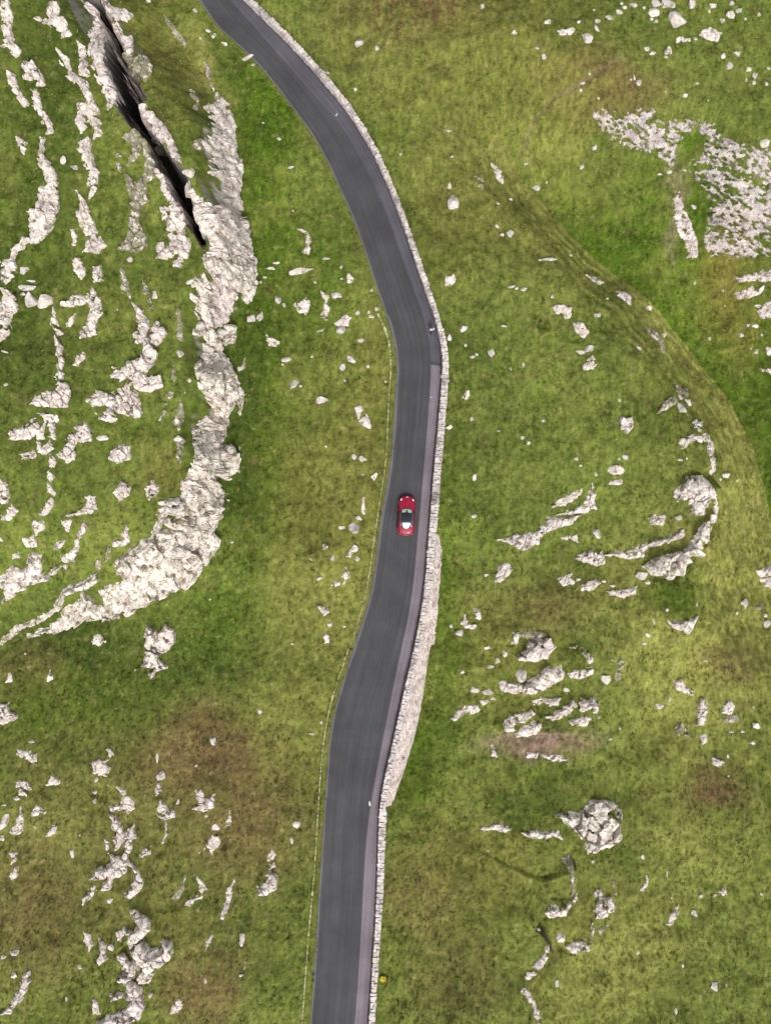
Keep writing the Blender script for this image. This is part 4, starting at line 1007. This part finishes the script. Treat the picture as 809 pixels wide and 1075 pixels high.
for y, w, h in st:
    b = zbot(y)
    prof = [(0,h),(.3,h-.003),(.55,h-.012),(.74,h-.035),(.87,h-.085),(.955,h-.17),(1,max(h-.30,b+.03)),(.995,max((h-.3+b)/2, b+.015)),(.96,b),(.6,b-.02 if b < .3 else b),(0,b-.02 if b < .3 else b)]
    # slight fender swell beside a lower bonnet
    if y > .5: prof = [(a, c+(.03 if .6 < a < .9 else 0)) for a, c in prof]
    right_ = [(a*w, y, c) for a, c in prof]; left_ = [(-a*w, y, c) for a, c in prof[1:-1]][::-1]
    rings.append(right_+left_)
m = len(rings[0]); V = [p for r in rings for p in r]; Fc = []
for a in range(len(rings)-1):
    for b in range(m): Fc.append((a*m+b, a*m+(b+1) % m, (a+1)*m+(b+1) % m, (a+1)*m+b))
Fc.append(tuple(range(m))[::-1]); Fc.append(tuple((len(rings)-1)*m+b for b in range(m)))
body = pymesh('body', V, Fc, M_RED, car, True)
sb = body.modifiers.new('s', 'SUBSURF'); sb.levels = sb.render_levels = 1
def patch(name, rows, mat, lab=None, parent=car, thick=.02):
    n = len(rows[0]); V = [p for r in rows for p in r]
    Fc = [(a*n+b, a*n+b+1, (a+1)*n+b+1, (a+1)*n+b) for a in range(len(rows)-1) for b in range(n-1)]
    o = pymesh(name, V, Fc, mat, parent, True); md = o.modifiers.new('t', 'SOLIDIFY'); md.thickness = thick; md.offset = 0
    s2 = o.modifiers.new('s', 'SUBSURF'); s2.levels = s2.render_levels = 2
    if lab: tag(o, lab)
    return o
def arc(y, w, z, bow=.06, n=7, yb=0): return [(w*t, y-yb*t*t, z-bow*t*t) for t in np.linspace(-1, 1, n)]
# cabin shell (dark) carries the panes
shell = [arc(.84,.66,.88,.05,7,.20), arc(.70,.66,.955,.05,7,.20), arc(.20,.565,1.20,.05,7,.08), arc(-.1,.56,1.235,.05), arc(-.5,.55,1.235,.05), arc(-.72,.53,1.20,.05,7,-.05), arc(-1.15,.50,1.06,.05,7,-.1), arc(-1.42,.40,.93,.04,7,-.10)]
patch('cabin_frame', shell, M_TRIM)
for sgn in (-1, 1):
    top = [(sgn*.56, .22,1.15),(sgn*.56,-.1,1.185),(sgn*.55,-.5,1.185),(sgn*.53,-.72,1.15),(sgn*.50,-1.1,1.02)]
    bot = [(sgn*.74, .68,.90),(sgn*.75,.1,.915),(sgn*.75,-.4,.93),(sgn*.73,-.8,.945),(sgn*.60,-1.25,.955)]
    patch('side_window', [top, [tuple((np.array(a)*.45+np.array(b)*.55)+[sgn*.02,0,.02]) for a, b in zip(top, bot)], bot], M_SG, thick=.015)
patch('windscreen', [arc(.72,.56,.965,.04,7,.16), arc(.54,.53,1.055,.04,7,.12), arc(.36,.49,1.14,.04,7,.09)], M_WS, 'pale windscreen with the sky reflection painted in', thick=.02)
patch('roof', [arc(.26,.535,1.205,.045,7,.08), arc(.0,.54,1.248,.045), arc(-.4,.53,1.255,.045), arc(-.66,.50,1.235,.04)], M_BLK, 'blue black roof panel', thick=.03)
rwv = []
for t in np.linspace(0, 1, 6):
    y = -.72-.66*t; rwv.append(arc(y, .42*math.sqrt(max(.03, 1-(max(0, t-.2)/.81)**2)), 1.255-.27*t**1.15, .025, 7))
patch('rear_window', rwv, M_RW, 'rounded pale rear window', thick=.02)
mir = pymesh('mirror_mount', [(-.05,.60,1.06),(.05,.60,1.06),(.09,.36,1.19),(-.09,.36,1.19),(-.05,.60,1.03),(.05,.60,1.03),(.09,.36,1.14),(-.09,.36,1.14)], [(0,1,2,3),(7,6,5,4),(0,4,5,1),(1,5,6,2),(2,6,7,3),(3,7,4,0)], M_TRIM, car)
def ell(name, loc, sc, mat, parent=car, rot=0, lab=None, n=3):
    V, Fc = ICO[n]; V = V*sc; a = math.radians(rot); V = V@np.array([[math.cos(a), math.sin(a), 0],[-math.sin(a), math.cos(a), 0],[0,0,1]])+loc
    o = mesh(name, V, Fc, mat, parent)
    if lab: tag(o, lab)
    return o
for sgn in (-1, 1):
    ell('headlight', (sgn*.62,1.66,.715), (.07,.13,.05), M_LAMP, rot=sgn*32)
    ell('tail_light', (sgn*.60,-1.88,.80), (.12,.07,.06), M_TL, rot=sgn*35)
    o = ell('door_mirror', (sgn*.93,.55,.98), (.10,.06,.07), M_RED, rot=sgn*-8)
    patch('door', [[(sgn*.866,.62,.86),(sgn*.862,.0,.88),(sgn*.875,-.62,.89)],[(sgn*.872,.62,.60),(sgn*.866,.0,.60),(sgn*.882,-.6,.60)],[(sgn*.86,.62,.34),(sgn*.855,0,.34),(sgn*.87,-.58,.34)]], M_RED, thick=.018)
ell('front_badge', (0,1.93,.63), (.13,.05,.035), simple('badge', (.55,.4,.42), .3))
ell('intake_grille', (0,2.03,.42), (.34,.05,.09), M_TRIM)
pymesh('rear_number_plate', [(-.26,-2.06,.60),(.26,-2.06,.60),(.26,-1.99,.74),(-.26,-1.99,.74),(-.26,-2.0,.58),(.26,-2.0,.58)], [(0,1,2,3),(4,5,1,0)], M_PLATE, car)
for sx in (-1, 1):
    for sy in (1.28, -1.28):
        w = bpy.data.objects.new('wheel', None); COL.objects.link(w); w.parent = car; w.location = (sx*.76, sy, .31); w.rotation_euler = (0, math.pi/2, 0)
        prof = [(.20,-.10),(.27,-.11),(.31,-.085),(.31,.085),(.27,.11),(.20,.10)]; n = 28
        V = [(r*math.cos(2*math.pi*k/n), r*math.sin(2*math.pi*k/n), z) for r, z in prof for k in range(n)]
        Fc = [(a*n+k, a*n+(k+1) % n, (a+1)*n+(k+1) % n, (a+1)*n+k) for a in range(5) for k in range(n)]
        pymesh('tyre', V, Fc, M_TYRE, w, True)
        V = [(0,0,sx*.07)]; Fc = []
        for k in range(10):
            a = 2*math.pi*k/10; r = .205; da = .17
            V += [(r*math.cos(a-da), r*math.sin(a-da), sx*.10),(r*math.cos(a+da), r*math.sin(a+da), sx*.10)]; Fc.append((0, 1+2*k, 2+2*k))
        nn = len(V); V += [(.215*math.cos(2*math.pi*k/n), .215*math.sin(2*math.pi*k/n), sx*zz) for zz in (.105, -.08) for k in range(n)]
        Fc += [(nn+k, nn+(k+1) % n, nn+n+(k+1) % n, nn+n+k) for k in range(n)]
        pymesh('rim', V, Fc, M_RIM, w)
# ------------------------------------------------------------------ person walking by the wall
def skin(name, J, E, mat, parent=None, lv=2, root=0):
    """J: (x, y, z, rx, ry)"""
    me = bpy.data.meshes.new(name); me.from_pydata([j[:3] for j in J], E, []); me.materials.append(mat)
    o = bpy.data.objects.new(name, me); COL.objects.link(o)
    md = o.modifiers.new('skin', 'SKIN'); md.use_smooth_shade = True
    for v, j in zip(me.skin_vertices[0].data, J): v.radius = (j[3], j[4] if len(j) > 4 else j[3]); v.use_root = False
    me.skin_vertices[0].data[root].use_root = True
    s2 = o.modifiers.new('sub', 'SUBSURF'); s2.levels = s2.render_levels = lv
    if parent: o.parent = parent
    return o
M_SKIN = simple('skin', (.48,.30,.22), .6); M_LIL = simple('lilac_jacket', (.52,.48,.75), .8, spec=.2); M_NAVY = simple('navy_trousers', (.018,.022,.055), .85, spec=.2)
M_HAIR = simple('brown_hair', (.10,.06,.035), .7); M_SHOE = simple('dark_shoes', (.03,.03,.03), .6)
arms = {}
J = [(0,0,.93,.13,.10),(0,0,1.12,.12,.09),(0,.01,1.34,.15,.10),(0,.01,1.46,.055,.055),(0,.03,1.56,.07,.08),(0,.03,1.66,.075,.09),(0,.02,1.70,.05,.06),(0,.125,1.585,.014,.014)]
E = [(0,1),(1,2),(2,3),(3,4),(4,5),(5,6),(4,7)]
def limb(pts, start):
    global J, E
    p = start
    for q in pts: J.append(q); E.append((p, len(J)-1)); p = len(J)-1
    return p
for sg, sw_ in ((-1,1),(1,-1)):
    h = limb([(sg*.17,.01,1.40,.055),(sg*.22,-.06*sw_,1.14,.042),(sg*.21,.06*sw_+.06,.92,.030),(sg*.20,.08*sw_+.09,.86,.032,.022)], 2)
    wx_, wy_, wz_ = J[h][:3]
    for q in range(4):
        limb([(wx_+.0-sg*.0, wy_-.022+.016*q, wz_-.045,.009),(wx_-sg*.008, wy_-.020+.016*q, wz_-.075+.004*abs(q-1.5),.008),(wx_-sg*.022, wy_-.018+.016*q, wz_-.098+.006*abs(q-1.5),.007)], h)
    limb([(wx_-sg*.01, wy_+.035, wz_-.02,.010),(wx_-sg*.018, wy_+.05, wz_-.048,.008)], h)
    limb([(sg*.095,0,.88,.085),(sg*.10,.10*-sw_*1.0+.05,.50,.055),(sg*.10,.24*-sw_-.03,.10,.040),(sg*.10,.24*-sw_+.04,.04,.035),(sg*.105,.24*-sw_+.14,.03,.03)], 0)
pp = G(np.array([[452.6, 349.0]]))[0]
pb = skin('person', J, E, M_SKIN); pb.location = (pp[0], pp[1], zr(pp[1])+.045); pb.rotation_euler = (0,0,math.radians(14))
tag(pb, 'person in a lilac jacket and dark trousers walking beside the wall', 'person')
Jk = [(0,0,.90,.15,.12),(0,0,1.12,.145,.115),(0,.01,1.33,.175,.125),(0,.01,1.42,.09,.08)]; Ek = [(0,1),(1,2),(2,3)]
for sg, sw_ in ((-1,1),(1,-1)):
    n0 = len(Jk); Jk += [(sg*.175,.01,1.39,.075),(sg*.225,-.06*sw_,1.14,.06),(sg*.212,.05*sw_+.05,.94,.045)]; Ek += [(2,n0),(n0,n0+1),(n0+1,n0+2)]
skin('jacket', Jk, Ek, M_LIL, pb)
Jt = [(0,0,.94,.15,.12)]; Et = []
for sg, sw_ in ((-1,1),(1,-1)):
    n0 = len(Jt); Jt += [(sg*.10,0,.84,.105),(sg*.10,-.10*sw_+.05,.50,.075),(sg*.10,-.24*sw_-.03,.11,.06)]; Et += [(0,n0),(n0,n0+1),(n0+1,n0+2)]
skin('trousers', Jt, Et, M_NAVY, pb)
hr = ell('hair', (0,-.0,1.66), (.088,.10,.10), M_HAIR, pb)
for sg, sw_ in ((-1,1),(1,-1)): ell('shoe', (sg*.103,-.24*sw_+.07,.04), (.05,.14,.05), M_SHOE, pb)
for sg in (-1,1): ell('eye', (sg*.03,.105,1.605), (.012,.008,.009), simple('eye', (.05,.04,.04), .3), pb)
# ------------------------------------------------------------------ grass blades
def blades(name, n, box, seed, lmul=1., dens_fn=None):
    r = np.random.default_rng(seed)
    cl = r.uniform([box[0], box[1]], [box[2], box[3]], (n, 2))
    k = 5
    P = np.repeat(cl, k, 0)+r.normal(0, .07, (n*k, 2))
    x, y = P.T
    i = np.clip(((x+XR)/S).round().astype(int), 0, RM.shape[1]-1); j = np.clip(((y+YR)/S).round().astype(int), 0, RM.shape[0]-1)
    ok = ~RM[j, i] & ~inside(x, y, ROADPOLY)
    gxx = (F(x+.15, y)-F(x-.15, y))/.3; gyy = (F(x, y+.15)-F(x, y-.15))/.3
    ok &= np.hypot(gxx, gyy) < 1.5
    d, sgn, *_ = pline(x, y, wWL[::3]); vv = 537.5-10*y
    ok &= ~((sgn > 0) & (d < .85)); ok &= ~inside(x, y, ROADPOLY)
    dl_ = pline(x, y, wLE[::3])[0]; ok &= (dl_ > .0)
    dc = pline(x, y, CRP)[0]; ok &= ~((dc < 1.6) & (x < -18) & (y > 26))
    x, y, P = x[ok], y[ok], P[ok]; m = len(x); z = F(x, y)
    base = turf(x, y)
    th = 2.6*fbm2(x, y, 5, 2, 260)+1.3*fbm2(x, y, 1., 2, 262)-1.2+r.normal(0, .8, m)
    ln = r.uniform(.09, .24, m)*(1+.8*np.clip(fbm2(x, y, 3, 2, 264), -.5, 1))*lmul; up = ln*r.uniform(.45, .9, m)
    dx, dy = np.cos(th), np.sin(th); wd = r.uniform(.010, .022, m)*lmul
    px, py = -dy*wd, dx*wd
    V = np.stack([np.stack([x-px, y-py, z-.03], -1), np.stack([x+px, y+py, z-.03], -1), np.stack([x+dx*ln*.55+px*.6, y+dy*ln*.55+py*.6, z+up*.8], -1), np.stack([x+dx*ln*1.15, y+dy*ln*1.15, z+up*.95], -1)], 1)
    tone = r.uniform(.8, 1.35, m)[:,None]; st_ = (r.random(m) < .16)[:,None]
    c = base*tone; c = np.where(st_, c*.45+C_STRAW*.75*tone, c); c = np.repeat(np.clip(c, .01, .5), 4, 0)
    b = np.arange(m)[:,None]*4
    Fq = np.concatenate([b+[0,1,2], b+[0,2,3]]) if False else np.concatenate([b+np.array([[0,1,2]]), b+np.array([[0,2,3]])])
    return mesh(name, V.reshape(-1,3), Fq, M_BLADE, smooth=False, col=c)
g_ = blades('grass', 62000, (-44,-57,46,57), 5); tag(g_, 'short tussocky grass covering the hillsides on both sides of the road', 'grass', kind='stuff')
# ------------------------------------------------------------------ small plants
M_YF = simple('yellow_flower', (.80,.66,.01), .7); M_LF = simple('weed_leaf', (.05,.075,.02), .8, var=.3); M_DW = simple('dark_weed', (.075,.06,.04), .9, var=.3)
def plant(name, px, py, rad, mat, lab, cat, n=90, h=.3, seed=0, zoff=0., group=None, top=None, z=None):
    r = np.random.default_rng(900+seed); p = G(np.array([[px, py]]))[0]
    if z is not None: p = np.array([*W(px, py, z), z])
    a = r.uniform(0, 2*math.pi, n); q = rad*np.sqrt(r.random(n)); x = q*np.cos(a); y = q*np.sin(a); zc = h*r.random(n)*(1-(q/rad)**2*.6)
    s_ = r.uniform(.03, .07, n); t1 = r.normal(size=(n,3)); t1 /= np.linalg.norm(t1, axis=1)[:,None]; t2 = np.cross(t1, r.normal(size=(n,3))); t2 /= np.linalg.norm(t2, axis=1)[:,None]
    C0 = np.stack([x, y, zc], -1); V = np.stack([C0-t1*s_[:,None], C0+t2*s_[:,None]*.5, C0+t1*s_[:,None], C0-t2*s_[:,None]*.5], 1).reshape(-1,3)
    stem = []
    for i in range(n):
        stem.append(i)
    Fq = (np.arange(n)[:,None]*4+np.array([[0,1,2,3]]))
    root = empty(name, tuple(p)); tag(root, lab, cat, group)
    mesh('leaves', V, Fq, mat, root, smooth=False)
    V2 = np.stack([np.stack([x*.1-.006, y*.1, 0*x], -1), np.stack([x*.1+.006, y*.1, 0*x], -1), np.stack([x, y, zc], -1)], 1).reshape(-1,3)
    mesh('stems', V2, np.arange(n)[:,None]*3+np.array([[0,1,2]]), M_LF, root, smooth=False)
    if top is not None:
        k = n//2; V3 = V.reshape(-1,4,3)[:k]*[1,1,.3]+[0,0,h*1.0]; mesh('flowers', V3.reshape(-1,3), np.arange(k)[:,None]*4+np.array([[0,1,2,3]]), top, root, smooth=False)
    return root
plant('flower_clump', 402, 1026, .32, M_LF, 'clump of yellow flowers in the grass beside the lower wall', 'flowers', 260, .3, 1, top=M_YF)
plant('weed', 422.5, 795, .30, M_DW, 'dark dry weed, lowest of three on the smooth retaining slope', 'weed', 110, .22, 2, z=-.9)
plant('weed', 421, 790, .2, M_DW, 'dark dry weed, middle one of three on the smooth retaining slope', 'weed', 70, .2, 3, z=-.8)
plant('weed', 426, 765, .22, M_DW, 'dark dry weed, topmost of three on the smooth retaining slope', 'weed', 60, .18, 4, z=-.9)
# ------------------------------------------------------------------ camera, sun, sky
cd = bpy.data.cameras.new('camera'); cam = bpy.data.objects.new('camera', cd); COL.objects.link(cam)
cam.location = (0, 0, CAMZ); cd.sensor_fit = 'VERTICAL'; cd.sensor_height = 24
cd.lens = 24/(2*math.tan(math.atan(53.75/CAMZ))); cd.clip_end = 3000
SC.camera = cam
EL, AZ = math.radians(54), math.radians(168)       # azimuth from north, clockwise: the light comes from the bottom of the photograph
sl = bpy.data.lights.new('sun', 'SUN'); sl.energy = SUN_E; sl.angle = math.radians(12); sl.color = (1, .965, .92)
so = bpy.data.objects.new('sun', sl); COL.objects.link(so)
dv = Vector((math.sin(AZ)*math.cos(EL), math.cos(AZ)*math.cos(EL), math.sin(EL))); so.rotation_euler = dv.to_track_quat('Z', 'Y').to_euler(); so.location = (0,0,60)
w = bpy.data.worlds.new('World'); SC.world = w; w.use_nodes = True; nt = w.node_tree; bg = nt.nodes['Background']
sk = nt.nodes.new('ShaderNodeTexSky'); sk.sky_type = 'NISHITA'; sk.sun_disc = False; sk.sun_elevation = EL; sk.sun_rotation = AZ; sk.dust_density = 4; sk.air_density = 1.2
hs = nt.nodes.new('ShaderNodeHueSaturation'); hs.inputs['Saturation'].default_value = .22; nt.links.new(sk.outputs[0], hs.inputs['Color']); nt.links.new(hs.outputs[0], bg.inputs[0]); bg.inputs[1].default_value = SKY_S
SC.view_settings.view_transform = 'Standard'; SC.view_settings.look = 'None'; SC.view_settings.exposure = EXPO; SC.view_settings.gamma = 1
SC.render.resolution_x = 770; SC.render.resolution_y = 1024
SC.cycles.max_bounces = 5
